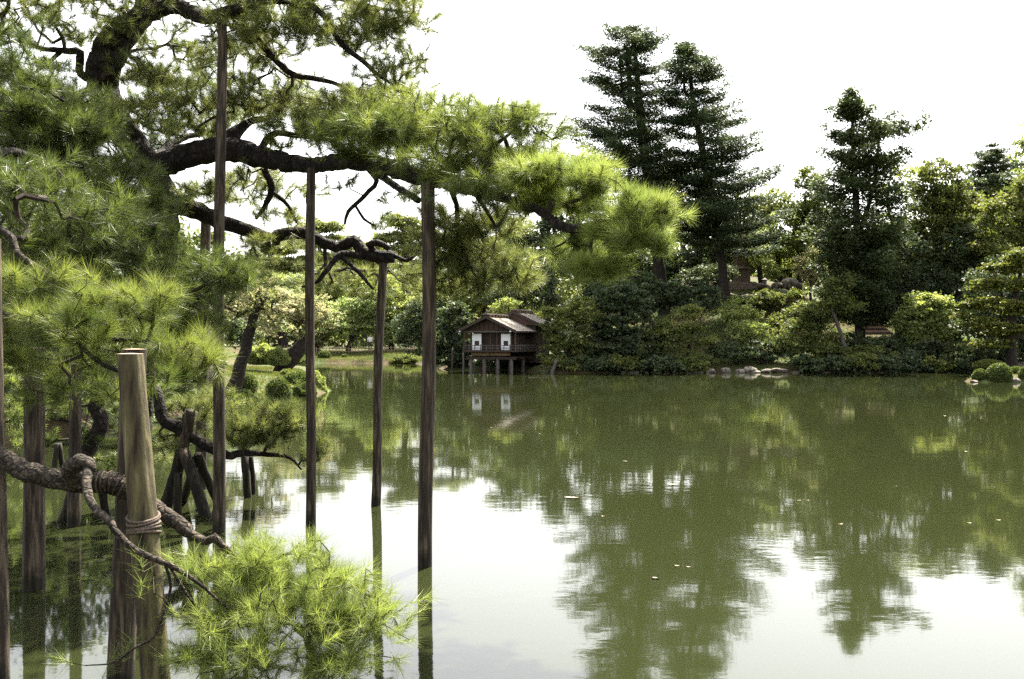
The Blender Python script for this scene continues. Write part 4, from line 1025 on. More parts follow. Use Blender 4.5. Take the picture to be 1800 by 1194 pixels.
BK = [('dark bush on the slope left of the stone pagoda', 1245, 80.5, [(1235, 488, 44, 18), (1268, 478, 22, 14), (1200, 505, 40, 14)], 'leaf_dark', 0.45, 0.14),
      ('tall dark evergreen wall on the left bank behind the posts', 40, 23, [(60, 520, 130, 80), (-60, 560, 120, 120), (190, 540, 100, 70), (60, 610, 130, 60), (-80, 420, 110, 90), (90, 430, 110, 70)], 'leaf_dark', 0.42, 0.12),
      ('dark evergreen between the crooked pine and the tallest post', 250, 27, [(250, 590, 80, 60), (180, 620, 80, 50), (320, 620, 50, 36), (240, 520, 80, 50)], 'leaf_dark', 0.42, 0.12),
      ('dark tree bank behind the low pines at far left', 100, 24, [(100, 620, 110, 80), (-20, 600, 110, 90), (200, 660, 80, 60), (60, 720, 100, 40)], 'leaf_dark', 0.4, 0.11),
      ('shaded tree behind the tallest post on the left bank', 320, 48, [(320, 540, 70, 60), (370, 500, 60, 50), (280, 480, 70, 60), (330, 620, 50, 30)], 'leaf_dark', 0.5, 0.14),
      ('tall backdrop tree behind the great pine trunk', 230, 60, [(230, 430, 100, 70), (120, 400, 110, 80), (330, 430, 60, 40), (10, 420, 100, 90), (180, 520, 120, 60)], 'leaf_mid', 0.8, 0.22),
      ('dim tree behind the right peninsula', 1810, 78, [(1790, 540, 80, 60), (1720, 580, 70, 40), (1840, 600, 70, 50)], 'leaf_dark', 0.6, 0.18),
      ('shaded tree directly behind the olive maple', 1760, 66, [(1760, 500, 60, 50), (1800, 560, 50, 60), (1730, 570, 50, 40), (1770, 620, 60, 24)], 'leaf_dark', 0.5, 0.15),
      ('shaded bush behind the left stilts of the teahouse', 812, 72.5, [(815, 615, 22, 26), (840, 625, 30, 16), (800, 635, 22, 14), (872, 636, 36, 14, -1.2), (905, 636, 30, 14, -1.4)], 'leaf_dark', 0.35, 0.13),  # added to darken the gap below the floor, where only shade lies
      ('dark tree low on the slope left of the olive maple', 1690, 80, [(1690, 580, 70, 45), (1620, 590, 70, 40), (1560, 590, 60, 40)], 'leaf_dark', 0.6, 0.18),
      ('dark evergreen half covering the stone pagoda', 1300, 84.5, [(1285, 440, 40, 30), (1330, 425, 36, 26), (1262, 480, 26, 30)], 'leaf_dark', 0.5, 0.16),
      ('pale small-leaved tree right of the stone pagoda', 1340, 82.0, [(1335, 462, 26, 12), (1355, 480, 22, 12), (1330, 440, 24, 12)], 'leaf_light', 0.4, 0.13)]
for i, (lb, px, Y, cr_, mt, c_, l_) in enumerate(BK):
    tree('broadleaf_tree', lb, 'tree', px, Y, cr_, mt, 270 + i, tw=12, cr=c_, ls=l_, dens=0.9)

# ------------------------------------------------------------------ clipped shrubs
def clipped(label, px, py_base, py_top, halfw, Y, seed, mat='clip', n=5200, box=0.0, ls=0.05, group=None, lump=0.0):
    g = rng(seed)
    c = P(px, py_base, Y)
    h = px2m(py_base - py_top, Y); r = px2m(halfw, Y)
    o = thing('clipped_shrub', label, 'shrub', c, group)
    def surf(d):
        p = np.stack([d[:, 0] * r, d[:, 1] * r, d[:, 2] * h * 0.62 + h * 0.38], 1)
        k = np.clip(1 - (d[:, 2] + 1) * 0.9, 0, 1)[:, None]
        p[:, 2] = np.maximum(p[:, 2], -0.05)
        if lump:
            p = p * (1 + lump * np.sin(d[:, :1] * 7 + seed) * np.cos(d[:, 2:3] * 6 + seed))
        return p
    d = nrm(g.normal(size=(n, 3)))
    d[:, 2] = np.where(d[:, 2] < -0.6, -d[:, 2], d[:, 2])
    pos = c + surf(d) * (1 + 0.03 * g.normal(size=(n, 1)))
    m = MB()
    leaf_tris(m, pos, ls, g, 0.4, 0.65, None, 0.0)
    tag(m.build('leaves', M[mat], o), kind='stuff')
    nu, nv = 20, 10
    V = []
    for j in range(nv + 1):
        t = -0.6 * math.pi / 2 + j / nv * (math.pi / 2 + 0.6 * math.pi / 2)
        for i in range(nu):
            a = i / nu * 2 * math.pi
            V.append((math.cos(t) * math.cos(a), math.cos(t) * math.sin(a), math.sin(t)))
    V = c + surf(np.array(V)) * 0.93
    q = [(j * nu + i, j * nu + (i + 1) % nu, (j + 1) * nu + (i + 1) % nu, (j + 1) * nu + i) for j in range(nv) for i in range(nu)]
    k = MB(); k.add(V, quads=q)
    k.build('branches', M['core'], o, smooth=True)  # solid dark core dome added as filler behind the leaves
    return o
clipped('neatly clipped dome shrub at the water edge of the left bank', 489, 712, 666, 23, 34.4, 301)
clipped('clipped round shrub at the foot of the leaning maple', 432, 694, 658, 20, 35.5, 302)
clipped('shaggy shrub trailing into the water at the bank tip', 556, 700, 657, 17, 41.5, 303, 'leaf_light', ls=0.09, lump=0.1)
clipped('low loose shrub behind the clipped dome shrub', 520, 690, 655, 30, 40.5, 304, 'clip', ls=0.08, lump=0.12)
clipped('pale flowering-looking shrub between the two maples', 460, 640, 608, 28, 52, 305, 'leaf_light', ls=0.09, lump=0.1)
clipped('bright green shrub right of the pale shrub, between the maples', 490, 642, 612, 18, 50, 306, 'leaf_light', ls=0.08, lump=0.1)
clipped('feathery low shrub at the waterline right of the clipped dome', 532, 702, 676, 22, 38.8, 317, 'clip', ls=0.09, lump=0.16)
clipped('mossy mound between the clipped dome and the round shrub', 462, 708, 690, 18, 35.2, 318, 'clip', ls=0.07, lump=0.12)
clipped('ragged fern clump under the second maple trunk', 505, 672, 652, 26, 46, 319, 'leaf_mid', ls=0.1, lump=0.2)
clipped('low hummock of groundcover at the left end of the far lawn edge', 520, 640, 630, 22, 92.6, 320, 'clip', ls=0.12, n=2200, lump=0.15)
clipped('low hummock of groundcover at the right end of the far lawn edge', 712, 640, 624, 26, 91.8, 321, 'leaf_mid', ls=0.12, n=2600, lump=0.15)
clipped('small clipped ball shrub on the far lawn', 570, 632, 617, 11, 94.5, 307, ls=0.1, n=2500)
clipped('tiny bush on the far lawn right of the ball shrub', 606, 631, 623, 6, 94.2, 308, ls=0.1, n=900)
clipped('leafy tuft on the bank left of the clipped dome shrub', 428, 720, 690, 32, 33.2, 309, 'clip', ls=0.08, lump=0.15)
clipped('low shrub below the tallest post on the left bank', 395, 735, 690, 36, 31.5, 310, 'clip', ls=0.08, lump=0.15)
clipped('clipped shrub at the tip of the right peninsula', 1722, 672, 650, 12, 51.9, 311, ls=0.07, lump=0.04)
clipped('larger clipped dome shrub on the right peninsula', 1756, 674, 640, 21, 51.6, 312, ls=0.07)
clipped('small clipped ball shrub behind the grass of the right peninsula', 1785, 662, 645, 12, 53, 313, ls=0.07)
clipped('clipped dome shrub cut by the right picture edge', 1806, 674, 644, 14, 51.5, 314, ls=0.07)
clipped('dark rounded shrub on the shore below the maple trunk', 1690, 655, 632, 22, 62.5 + 4, 315, 'leaf_dark', ls=0.1, lump=0.1)
clipped('mound of yellow groundcover left of the maple trunk', 1738, 648, 633, 24, 60, 316, 'leaf_olive', ls=0.08, lump=0.06)

# ------------------------------------------------------------------ rocks
def rock(label, px, py, Y, w, h, seed, mat='rock', group=None, on_ground=False, dpt=0.8):
    g = rng(seed)
    c = P(px, py, Y)
    rx, rz = px2m(w, Y) / 2, px2m(h, Y)
    import bmesh
    bm = bmesh.new()
    bmesh.ops.create_icosphere(bm, subdivisions=3, radius=1.0)
    dirs = nrm(g.normal(size=(9, 3)))
    amp = 0.55 + 0.45 * g.random(9)
    ph = g.random(3) * 6
    for v in bm.verts:
        p = np.array(v.co)
        lim = 1.0
        for d_, a_ in zip(dirs, amp):
            dp = float(p @ d_)
            if dp > 0.15:
                lim = min(lim, a_ / dp)
        s = lim * (1 + 0.05 * math.sin(p[0] * 9 + ph[0]) * math.sin(p[1] * 8 + ph[1]) * math.sin(p[2] * 9 + ph[2]))
        v.co = (p[0] * s * rx, p[1] * s * rx * dpt, p[2] * s * rz)
    me = bpy.data.meshes.new('rock')
    bm.to_mesh(me); bm.free()
    me.materials.append(M[mat])
    o = bpy.data.objects.new('rock', me)
    o.location = tuple(c)
    o.rotation_euler = (0, 0, g.random() * 0.6 - 0.3)
    COL.objects.link(o)
    return tag(o, label, 'rock', group)

RK = [('grey boulder heaped highest among the far shore stones', 1318, 652, 66.0, 28, 8), ('pale flat stone left of the heaped shore boulder', 1275, 652, 66.0, 20, 6), ('rounded stone directly below the heaped shore boulder', 1300, 654, 65.8, 18, 6),
      ('brown stone at the right foot of the heaped shore boulder', 1328, 655, 65.8, 20, 4), ('long flat pale slab right of the heaped shore boulder', 1372, 651, 66.0, 34, 5), ('dark stone between the boulder and the pale slab', 1348, 653, 65.9, 22, 5),
      ('low dark stone at the left end of the far stones', 1250, 652, 66.0, 18, 5), ('flat stone under the leaning grey trunk', 1445, 648, 66.8, 38, 4), ('pale stone beneath the tip shrub of the right peninsula', 1712, 671, 51.2, 14, 4),
      ('brown edging stone between the two clipped domes on the peninsula', 1784, 670, 51.3, 20, 6), ('dark rock at the left bank below the clipped round shrub', 438, 712, 33.6, 18, 12), ('small pale rock beside the clipped dome shrub', 458, 715, 33.5, 9, 8),
      ('grey rock half hidden behind the tallest post', 362, 662, 29.5, 40, 26), ('white pebble at the right foot of the clipped dome shrub', 512, 706, 34.6, 6, 4), ('dark flat rock at the waterline left of the bank tip', 530, 700, 38.5, 22, 4)]
for i, (lb, px, py, Y, w, h) in enumerate(RK):
    rock(lb, px, py, Y, w, h, 400 + i)
HR = [('white-topped low boulder left of the hilltop boulder pile', 1340, 502, 80.5, 22, 5), ('large white-topped boulder crowning the hilltop pile', 1388, 500, 80.5, 34, 12), ('sloping boulder leaning on the left of the hilltop pile', 1366, 503, 80.2, 22, 7), ('small boulder at the right end of the hilltop pile', 1405, 502, 80.3, 14, 6)]
for i, (lb, px, py, Y, w, h) in enumerate(HR):
    rock(lb, px, py, Y, w, h, 430 + i)
g = rng(5)
for i in range(9):
    px = 1288 + (i % 5) * 22 + g.normal() * 5
    py = 521 + (i // 5) * 13 + g.normal() * 2
    rock('dark mossy boulder below the hilltop fence, %s from the pagoda side in the %s row' % (ORD[i % 5], 'lower' if i // 5 else 'upper'), px, py + 2, 78.4 - (i // 5) * 1.0, 24 + g.random() * 12, 6 + g.random() * 4, 450 + i, 'rock_moss', 'boulders of the hillside retaining bank')
for i in range(14):
    px = 1100 + i * 12 + g.normal() * 3
    rock('small dark stone edging the shaded far shore', px, 655, 65.6 + g.random() * 0.4, 10 + g.random() * 6, 3.5, 480 + i, 'rock_moss', 'stones edging the far shore')
for i in range(16):
    px = 1395 + i * 19 + g.normal() * 4
    rock('small dark stone edging the shaded far shore', px, 655.5, 66.0 + g.random() * 0.3, 12 + g.random() * 8, 3.5, 500 + i, 'rock_moss', 'stones edging the far shore')

# ------------------------------------------------------------------ the teahouse on stilts
TH = R(19)
th = thing('teahouse', 'small dark wooden teahouse on stilts over the pond', 'building', P(862, 655, 66.0))
th.rotation_euler = (0, 0, -TH)
def tb(name, mat, boxes, parent=None):
    m = MB()
    off = np.array(th.location)
    for (u0, u1, v0, v1, z0, z1) in boxes:
        m.box(u0 + off[0], u1 + off[0], v0 + off[1], v1 + off[1], z0 + off[2], z1 + off[2])
    return m.build(name, M[mat], parent or th)
def tpoly(name, mat, verts, tris=None, quads=None, parent=None):
    m = MB(); m.add(np.array(verts) + np.array(th.location), tris, quads)
    return m.build(name, M[mat], parent or th)
def tcyl(name, mat, u, v, z0, z1, r, parent=None):
    m = MB(); off = np.array(th.location)
    m.tube([np.array([u, v, z0]) + off, np.array([u, v, (z0 + z1) / 2]) + off, np.array([u, v, z1]) + off], [r * 1.06, r, r], 10)
    return m.build(name, M[mat], parent or th, smooth=True)
for v in (0.15, 2.6):
    for u in (-1.42, -0.47, 0.47, 1.42):
        tcyl('stilt', 'grey_wood', u, v, -1.0, 0.9, 0.115)
tb('floor_beam', 'dark_wood', [(-1.75, 1.75, 0.05, 0.25, 0.86, 1.04), (-1.75, 1.75, 1.6, 1.8, 0.86, 1.04), (-1.75, 1.75, 3.2, 3.4, 0.86, 1.04)])
tb('floor_beam', 'dark_wood', [(1.35, 1.5, 0.25, 3.8, 0.9, 1.06), (-1.5, -1.35, 0.25, 3.8, 0.9, 1.06)])
tb('skirt_board', 'tan_wood', [(-1.36, -0.06, 0.02, 0.08, 1.12, 1.36)])
tb('skirt_board', 'tan_wood', [(0.0, 1.36, 0.02, 0.08, 1.12, 1.36)])
tb('floor', 'dark_wood', [(-1.85, 1.95, -0.38, 4.0, 1.37, 1.47)])
tb('wall', 'dark_wood', [(-1.38, 1.38, 0.5, 0.58, 1.47, 2.68)])
for i in range(7):
    v0 = 0.62 + i * 0.46
    tb('wall_board', 'dark_wood', [(1.36, 1.42 + 0.012 * (i % 2), v0, v0 + 0.44, 1.47, 2.68)])
tb('wall', 'dark_wood', [(-1.42, -1.36, 0.6, 3.8, 1.47, 2.68), (-1.42, 1.42, 3.8, 3.86, 1.47, 2.68)])
for (u0, u1, lb) in ((-1.33, -0.68, 'left'), (0.72, 1.37, 'right')):
    pn = tb('white_panel', 'plaster', [(u0, u1, 0.10, 0.14, 1.49, 2.56)])
    c = (u0 + u1) / 2
    w_ = tb('window', 'dark_wood', [(c - 0.15, c + 0.17, 0.085, 0.10, 1.78, 2.10)], pn)
for u in (-1.42, -0.02, 0.42, 1.42):
    tb('column', 'red_wood', [(u - 0.045, u + 0.045, 0.08, 0.18, 1.47, 2.7)])
for v in (1.3, 2.5, 3.75):
    tb('column', 'red_wood', [(1.43, 1.5, v - 0.05, v + 0.05, 1.47, 2.7)])
tb('column', 'red_wood', [(-1.78, -1.7, -0.3, -0.22, 1.47, 2.7)])
tb('column', 'red_wood', [(1.8, 1.88, -0.3, -0.22, 1.47, 2.7)])
for z in (1.62, 1.78):
    tb('rail', 'grey_wood', [(-1.82, 1.92, -0.35, -0.31, z - 0.02, z + 0.02), (1.88, 1.92, -0.31, 3.9, z - 0.02, z + 0.02)])
for k in range(10):
    u = -1.8 + k * 0.41
    tb('rail_post', 'grey_wood', [(u - 0.02, u + 0.02, -0.355, -0.305, 1.47, 1.86)])
for k in range(9):
    v = 0.1 + k * 0.46
    tb('rail_post', 'grey_wood', [(1.875, 1.925, v - 0.02, v + 0.02, 1.47, 1.86)])
tb('lintel', 'grey_wood', [(-2.1, 1.62, -0.28, -0.18, 2.66, 2.76)])
tb('lintel', 'dark_wood', [(1.45, 1.55, -0.15, 3.9, 2.62, 2.74)])
def gable_roof(parts, u_c, hw, z_e, z_r, v0, v1, th_=0.09, nrow=0):
    """two slopes built as overlapping courses of shingles"""
    for s in (-1, 1):
        verts = [(u_c, v0, z_r), (u_c, v1, z_r), (u_c + s * hw, v1, z_e), (u_c + s * hw, v0, z_e)]
        lo = [(a, b, c - th_) for a, b, c in verts]
        ro = tpoly('roof', 'dark_wood', verts + lo, quads=[(0, 1, 2, 3), (4, 7, 6, 5), (0, 4, 5, 1), (1, 5, 6, 2), (2, 6, 7, 3), (3, 7, 4, 0)])
        for k in range(9):
            t0, t1 = k / 9, min(1.02, (k + 1.06) / 9)
            ua, ub = u_c + s * hw * t0, u_c + s * hw * t1
            za, zb = z_r + (z_e - z_r) * t0, z_r + (z_e - z_r) * t1
            e = 0.03
            vs = [(ua, v0 + 0.02, za + 0.006), (ua, v1 - 0.02, za + 0.006), (ub, v1 - 0.02, zb + e), (ub, v0 + 0.02, zb + e), (ub, v1 - 0.02, zb + 0.003), (ub, v0 + 0.02, zb + 0.003)]
            tpoly('shingle_course', 'shingle', vs, quads=[(0, 1, 2, 3), (3, 2, 4, 5)], parent=ro)
gable_roof(th, -0.12, 2.08, 2.74, 3.72, -0.55, 4.1)
gable_roof(th, 0.35, 2.1, 3.15, 4.12, 3.7, 7.6)
# gable front: boards and curved bargeboard
tpoly('gable', 'red_wood', [(-1.9, 0.0, 2.78), (1.66, 0.0, 2.78), (-0.12, 0.0, 3.6)], tris=[(0, 1, 2)])
for k in range(9):
    u = -1.45 + k * 0.33
    zt = 3.6 - abs(u + 0.12) * 0.46
    tb('gable_slat', 'dark_wood', [(u - 0.03, u + 0.03, -0.05, -0.012, 2.78, zt)])
tpoly('gable', 'red_wood', [(-1.5, 3.75, 3.2), (2.2, 3.75, 3.2), (0.35, 3.75, 4.02)], tris=[(0, 1, 2)])
for s in (-1, 1):
    tpoly('bargeboard', 'dark_wood', [(-0.12, -0.58, 3.8), (-0.12, -0.58, 3.58), (-0.12 + s * 2.1, -0.58, 2.6), (-0.12 + s * 2.1, -0.58, 2.8), (-0.12, -0.53, 3.8), (-0.12, -0.53, 3.58), (-0.12 + s * 2.1, -0.53, 2.6), (-0.12 + s * 2.1, -0.53, 2.8)],
          quads=[(0, 1, 2, 3), (4, 7, 6, 5), (0, 3, 7, 4), (1, 5, 6, 2), (2, 6, 7, 3)])
    tpoly('bargeboard', 'dark_wood', [(0.35, 3.64, 4.2), (0.35, 3.64, 4.0), (0.35 + s * 2.12, 3.64, 3.02), (0.35 + s * 2.12, 3.64, 3.22), (0.35, 3.69, 4.2), (0.35, 3.69, 4.0), (0.35 + s * 2.12, 3.69, 3.02), (0.35 + s * 2.12, 3.69, 3.22)],
          quads=[(0, 1, 2, 3), (4, 7, 6, 5), (0, 3, 7, 4), (1, 5, 6, 2), (2, 6, 7, 3)])
for (uc, v0, v1, z) in ((-0.12, -0.62, 4.0, 3.72), (0.35, 3.6, 7.7, 4.12)):
    rd = tb('ridge', 'dark_wood', [(uc - 0.16, uc + 0.16, v0 + 0.1, v1, z - 0.04, z + 0.1)])
    tb('ridge_cap', 'shingle', [(uc - 0.24, uc + 0.24, v0, v1 + 0.05, z + 0.1, z + 0.14)], rd)
    tb('ridge_cap', 'shingle', [(uc - 0.11, uc + 0.11, v0 - 0.06, v1 + 0.1, z + 0.14, z + 0.2)], rd)
    for k in range(7):
        vv = v0 + 0.35 + k * (v1 - v0 - 0.5) / 7
        tb('ridge_block', 'tan_wood', [(uc + 0.16, uc + 0.2, vv, vv + 0.26, z - 0.02, z + 0.08), (uc - 0.2, uc - 0.16, vv, vv + 0.26, z - 0.02, z + 0.08)], rd)
tb('rear_wall', 'dark_wood', [(-1.2, 1.9, 3.95, 7.2, 0.6, 3.2)])
for u in (-1.95, 1.6):
    m = MB(); off = np.array(th.location)
    m.tube([off + np.array([u, -0.56, 2.72]), off + np.array([u, -0.62, 2.72])], [0.05, 0.05], 8)
    m.build('beam_end', M['plaster'], th)

# leaning pale trunk and mooring stakes by the house
def stake(label, a, b, r, mat, name='stake', cat='stake'):
    m = MB()
    l, rr = smooth_line([b, (np.array(a) + np.array(b)) / 2 + np.array([0.02, 0, 0.02]), a], [r * 1.1, r, r * 0.9], 0.2, 0.05, rng(3))
    m.tube(l, rr, 8, True, 0.04, rng(4))
    o = m.build(name, M[mat], None, smooth=True, origin=np.array(b))
    return tag(o, label, cat)
stake('pale leaning stake in the water right of the teahouse', P(978, 632, 65), P(968, 662, 65), px2m(6, 65) / 2, 'grey_wood')
stake('thin upright stake in the water left of the teahouse', P(795, 612, 66), P(794, 662, 66), px2m(3, 66) / 2, 'dark_wood')
stake('short stake close beside the teahouse stilts', P(814, 620, 65.5), P(814, 662, 65.5), px2m(3, 66) / 2, 'grey_wood')

# ------------------------------------------------------------------ fences, pagoda, lamp, hut roof
def fence(label, a, b, n, h, rails, r=0.03, name='bamboo_fence', rail_r=0.025, follow=True):
    a = np.array(a, float); b = np.array(b, float)
    o = thing(name, label, 'fence', a)
    tops = []
    pm = None
    for i in range(n):
        p = a + (b - a) * i / (n - 1)
        if follow:
            p[2] = gz(p[0], p[1]) - 0.05
        tops.append(p)
        if pm is None:
            m = MB(); m.tube([a, a + [0, 0, h * 0.5], a + [0, 0, h + 0.05]], [r, r, r], 6)
            po = m.build('fence_post', M['bamboo'], o); pm = po.data
        else:
            po = bpy.data.objects.new('fence_post', pm); COL.objects.link(po); po.parent = o
        po.location = tuple(p - a)
    for hr in rails:
        m = MB()
        for p, q in zip(tops[:-1], tops[1:]):
            m.frusta([p + [0, 0, hr]], [q + [0, 0, hr]], np.array([rail_r]), np.array([rail_r]), 6)
        m.build('rail', M['bamboo'], o)
    return o
def GP(px, Y):
    x = (px - CX) / F * Y
    return np.array([x, Y, gz(x, Y)])
fence('bamboo picket fence along the far lawn', GP(500, 98.5), GP(745, 97.5), 44, 0.62, (0.25, 0.5), 0.035)
fence('low bamboo fence on the hilltop before the boulders', GP(1278, 79.3), GP(1412, 79.3), 16, 0.55, (0.32,), 0.03)
fence('bamboo rail of the lower hillside terrace', GP(1322, 75.3), GP(1376, 75.3), 6, 0.4, (0.36,), 0.04)
fence('bamboo handrail climbing the shaded slope behind the shore', GP(1455, 67.3), GP(1615, 69), 12, 0.7, (0.3, 0.62), 0.035)

def pagoda():
    c = GP(1303, 83.0)
    o = thing('stone_pagoda', 'brown stone pagoda on the hilltop left of the boulders', 'pagoda', c)
    def sq(hw, z):
        return [(c[0] - hw, c[1] - hw, z), (c[0] + hw, c[1] - hw, z), (c[0] + hw, c[1] + hw, z), (c[0] - hw, c[1] + hw, z)]
    def prism(name, rings):
        V = sum([sq(hw, c[2] + z) for hw, z in rings], [])
        q = [(0, 3, 2, 1)]
        for k in range(len(rings) - 1):
            for i in range(4):
                j = (i + 1) % 4
                q.append((k * 4 + i, k * 4 + j, k * 4 + 4 + j, k * 4 + 4 + i))
        t = (len(rings) - 1) * 4
        q.append((t, t + 1, t + 2, t + 3))
        m = MB(); m.add(V, quads=q); return m.build(name, M['stone_dark'], o)
    prism('plinth', [(1.1, -0.5), (1.1, 0.15), (0.95, 0.28)])
    z = 0.28
    for hw, bh in ((0.62, 0.95), (0.5, 0.62), (0.4, 0.5)):
        prism('storey', [(hw, z), (hw * 0.96, z + bh)])
        z += bh
        prism('eave_roof', [(hw * 1.55, z + 0.12), (hw * 1.62, z + 0.2), (hw * 1.1, z + 0.34), (hw * 0.8, z + 0.42)])
        z += 0.42
    m = MB(); b_ = np.array([c[0], c[1], c[2] + z])
    m.tube([b_, b_ + [0, 0, 0.4], b_ + [0, 0, 0.8], b_ + [0, 0, 1.1]], [0.1, 0.14, 0.08, 0.02], 8)
    m.build('finial', M['stone_dark'], o)
pagoda()

c = GP(1344, 79.0)
lp = thing('lantern_post', 'slender dark lantern post before the hilltop boulders', 'lamp', c)
m = MB(); m.tube([c - [0, 0, 0.3], c + [0, 0, 0.7], c + [0, 0, 1.5]], [0.05, 0.045, 0.045], 8); m.build('pole', M['dark_wood'], lp)
m = MB(); m.box(c[0] - 0.13, c[0] + 0.13, c[1] - 0.13, c[1] + 0.13, c[2] + 1.5, c[2] + 1.82); m.build('lantern', M['grey_wood'], lp)
m = MB(); m.add([(c[0] - .2, c[1] - .2, c[2] + 1.82), (c[0] + .2, c[1] - .2, c[2] + 1.82), (c[0] + .2, c[1] + .2, c[2] + 1.82), (c[0] - .2, c[1] + .2, c[2] + 1.82), (c[0], c[1], c[2] + 1.98)], tris=[(0, 1, 4), (1, 2, 4), (2, 3, 4), (3, 0, 4)], quads=[(3, 2, 1, 0)]); m.build('cap', M['dark_wood'], lp)

# little shelter whose slatted roof catches the sun under the cedar
hx = P(1540, 600, 70)
hut = thing('shelter', 'small shelter with sunlit slatted roof under the cedar', 'shelter', (hx[0], hx[1], gz(hx[0], hx[1])))
rz_ = P(0, 566, 70)[2]; ez = P(0, 588, 70)[2]
for k in range(6):
    t0, t1 = k / 6, (k + 0.8) / 6
    y0, y1 = 71.2 - 1.5 * t0, 71.2 - 1.5 * t1
    z0, z1 = rz_ + (ez - rz_) * t0, rz_ + (ez - rz_) * t1
    x0, x1 = P(1522, 0, 70)[0], P(1556 + k * 2.5, 0, 70)[0]
    m = MB(); m.add([(x0, y0, z0), (x1, y0, z0), (x1, y1, z1), (x0, y1, z1), (x0, y0, z0 - .05), (x1, y0, z0 - .05), (x1, y1, z1 - .05), (x0, y1, z1 - .05)], quads=[(0, 3, 2, 1), (4, 5, 6, 7), (0, 1, 5, 4), (1, 2, 6, 5), (2, 3, 7, 6), (3, 0, 4, 7)])
    m.build('roof_slat', M['dark_wood' if k % 2 else 'tan_wood'], hut)
for x_ in (x0 + 0.1, x1 - 0.1):
    for y_ in (69.9, 71.0):
        m = MB(); m.tube([np.array([x_, y_, gz(x_, y_) - 0.3]), np.array([x_, y_, ez - 0.1])], [0.06, 0.06], 8); m.build('post', M['dark_wood'], hut)

# ------------------------------------------------------------------ person on the far path
def person():
    Y = 98.75
    x = (650.5 - CX) / F * Y
    z = gz(x, Y)
    o = thing('person', 'person in white top and dark trousers walking behind the far fence', 'person', (x, Y, z))
    def skin(name, verts, edges, rad, mat, parent):
        me = bpy.data.meshes.new(name)
        me.from_pydata(verts, edges, [])
        me.materials.append(M[mat])
        ob = bpy.data.objects.new(name, me); COL.objects.link(ob); ob.parent = parent
        sk = ob.modifiers.new('skin', 'SKIN')
        for v, r in zip(me.skin_vertices[0].data, rad):
            v.radius = r
        me.skin_vertices[0].data[0].use_root = True
        ob.modifiers.new('sub', 'SUBSURF').render_levels = 2
        return ob
    V = [(0, 0, 0.92), (0, 0, 1.12), (0, 0, 1.36), (0, 0, 1.46), (0, 0.01, 1.56), (0, 0.01, 1.66), (-0.17, 0, 1.38), (-0.24, 0.02, 1.12), (-0.22, -0.08, 0.9), (0.17, 0, 1.38), (0.24, -0.02, 1.12), (0.22, 0.08, 0.9),
         (-0.09, 0, 0.86), (-0.1, -0.06, 0.47), (-0.1, 0.02, 0.08), (-0.1, -0.14, 0.03), (0.09, 0, 0.86), (0.1, 0.08, 0.47), (0.1, 0.16, 0.08), (0.1, 0.04, 0.03)]
    E = [(0, 1), (1, 2), (2, 3), (3, 4), (4, 5), (2, 6), (6, 7), (7, 8), (2, 9), (9, 10), (10, 11), (0, 12), (12, 13), (13, 14), (14, 15), (0, 16), (16, 17), (17, 18), (18, 19)]
    rr = [(0.13, 0.1), (0.12, 0.09), (0.15, 0.1), (0.055, 0.055), (0.085, 0.095), (0.07, 0.08), (0.055, 0.055), (0.045, 0.045), (0.035, 0.035), (0.055, 0.055), (0.045, 0.045), (0.035, 0.035), (0.085, 0.085), (0.06, 0.06), (0.045, 0.045), (0.035, 0.03), (0.085, 0.085), (0.06, 0.06), (0.045, 0.045), (0.035, 0.03)]
    skin('body', V, E, rr, 'skin', o)
    sh = [0, 1, 2, 6, 7, 9, 10]
    mp = {k: i for i, k in enumerate(sh)}
    skin('white_top', [V[k] for k in sh], [(mp[a], mp[b]) for a, b in E if a in mp and b in mp], [(rr[k][0] + 0.025, rr[k][1] + 0.025) for k in sh], 'cloth_white', o)
    tr = [0, 12, 13, 14, 16, 17, 18]
    mp = {k: i for i, k in enumerate(tr)}
    skin('trousers', [V[k] for k in tr], [(mp[a], mp[b]) for a, b in E if a in mp and b in mp], [(rr[k][0] + 0.018, rr[k][1] + 0.018) for k in tr], 'cloth_dark', o)
    skin('hair', [(0, 0.03, 1.6), (0, 0.03, 1.69)], [(0, 1)], [(0.095, 0.1), (0.075, 0.085)], 'hair', o)
person()

# ------------------------------------------------------------------ grass on the banks
def grass_patch(label, n, sampler, h, w, seed, mat='grass'):
    g = rng(seed)
    x, y = sampler(g, n)
    d = pond_sd(x, y)
    k = d > 0.15
    x, y = x[k], y[k]
    z = ground_z(x, y)
    n = len(x)
    p = np.stack([x, y, z - 0.02], 1)
    d_ = nrm(g.normal(size=(n, 3)) * [0.5, 0.5, 0.1] + [0, 0, 1.0])
    hh = (h * (0.4 + 0.9 * g.random(n)))[:, None]
    side = nrm(np.cross(d_, g.normal(size=(n, 3)))) * w
    m = MB()
    m.add(np.stack([p - side, p + side, p + d_ * hh], 1).reshape(-1, 3), tris=np.arange(n * 3).reshape(-1, 3), tint=np.repeat(np.clip(0.5 + 0.5 * np.sin(x * 0.9) * np.cos(y * 0.7) + 0.2 * g.normal(size=n), 0, 1), 3))
    o = m.build('grass', M[mat])
    return tag(o, label, 'grass', None, 'stuff')
def uni(x0, x1, y0, y1):
    return lambda g, n: (x0 + (x1 - x0) * g.random(n), y0 + (y1 - y0) * g.random(n))
grass_patch('sunlit grass on the left bank around the maples', 70000, uni(-22, -7, 27, 62), 0.16, 0.012, 601)
grass_patch('short grass of the lawn across the water', 50000, uni(-26, -5, 90, 100), 0.14, 0.02, 602)
grass_patch('short grass of the right peninsula among clipped shrubs', 26000, uni(22, 36, 48, 60), 0.12, 0.014, 603)
grass_patch('rough grass on the hillside and its shore', 60000, uni(4, 33, 66, 82), 0.2, 0.02, 604)

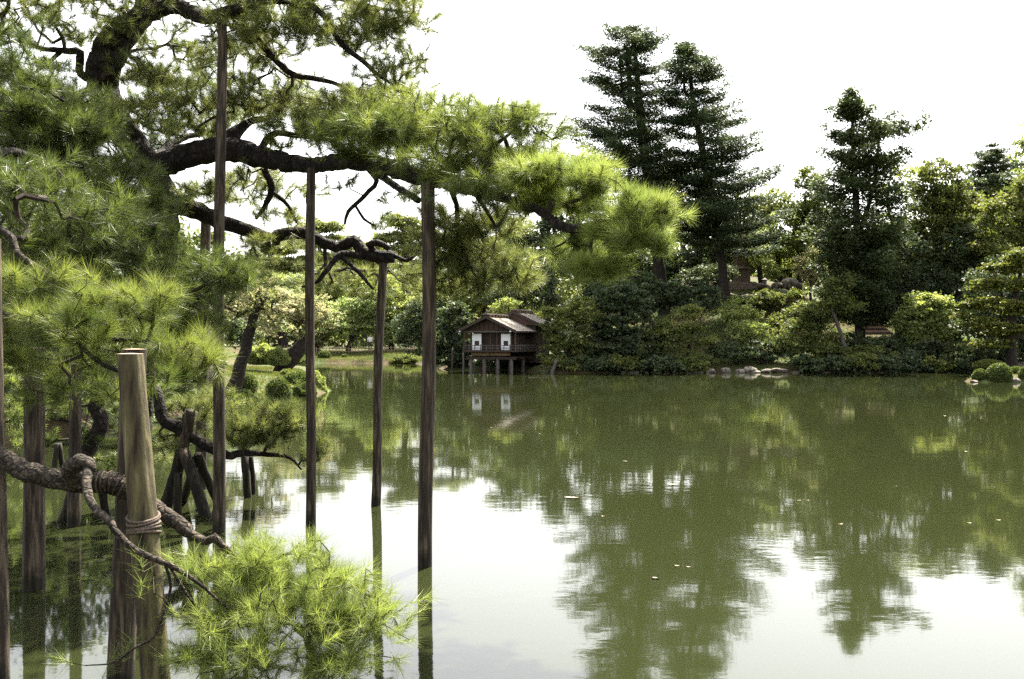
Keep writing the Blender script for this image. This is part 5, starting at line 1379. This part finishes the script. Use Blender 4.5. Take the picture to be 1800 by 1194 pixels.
# ------------------------------------------------------------------ leaves floating on the pond
def leaf_mesh(seed, L, wd):
    g = rng(seed)
    m = MB()
    n = 7
    V = []
    for i in range(n + 1):
        t = i / n
        hw = wd * math.sin(math.pi * min(1, t * 0.96 + 0.02)) ** 0.8
        zc = 0.006 + 0.012 * abs(t - 0.5)
        V += [(t * L - L / 2, -hw, zc + 0.008), (t * L - L / 2, 0, zc), (t * L - L / 2, hw, zc + 0.008 * g.random())]
    q = []
    for i in range(n):
        a = i * 3
        q += [(a, a + 3, a + 4, a + 1), (a + 1, a + 4, a + 5, a + 2)]
    m.add(V, quads=q)
    return m
FL = [('large pale fallen leaf floating below the roped pine tip', 1005, 876, 0.26, 0.045), ('long tan fallen leaf floating right of the large pale one', 1184, 853, 0.25, 0.03), ('pale fallen leaf floating above the big tree reflection', 1152, 1018, 0.09, 0.02), ('pale fallen leaf floating before the right shore', 1696, 795, 0.13, 0.03),
      ('small bright fallen leaf above the long tan one', 1100, 812, 0.11, 0.03), ('thin floating leaf far right below the maple', 1660, 732, 0.2, 0.05)]
lm_proto = None
for i, (lb, px, py, L, wd) in enumerate(FL):
    Y = YB(py)
    p = P(px, py, Y)
    o = leaf_mesh(700 + i, L, wd).build('floating_leaf', M['dead_leaf'])
    o.location = tuple(p); o.rotation_euler = (0, 0, (i * 0.7) % 0.6 - 0.3)
    tag(o, lb, 'leaf')
g = rng(71)
small = [(640, 743), (655, 742), (775, 756), (690, 757), (700, 745), (620, 745), (840, 700), (893, 695), (812, 688), (780, 705), (828, 792), (950, 763), (862, 752), (1036, 853), (1210, 997), (1190, 995), (1420, 880), (1405, 880), (1478, 922), (1576, 855), (1514, 740), (1350, 778), (1196, 662), (1230, 675), (1704, 920), (1755, 915), (1060, 908), (1130, 850)]
proto = leaf_mesh(790, 0.16, 0.03).build('floating_leaf', M['dead_leaf'])
for i, (px, py) in enumerate(small):
    o = proto if i == 0 else proto.copy()
    if i: COL.objects.link(o)
    Y = YB(py)
    o.location = tuple(P(px, py, Y)); o.rotation_euler = (0, 0, g.normal() * 0.4)
    s = (0.35 + 0.6 * g.random()) * (0.45 if Y < 16 else 0.9)
    o.scale = (s, s * 1.3, s)
    tag(o, 'tiny pale fallen leaf drifting on the pond', 'leaf', 'small leaves scattered on the water')
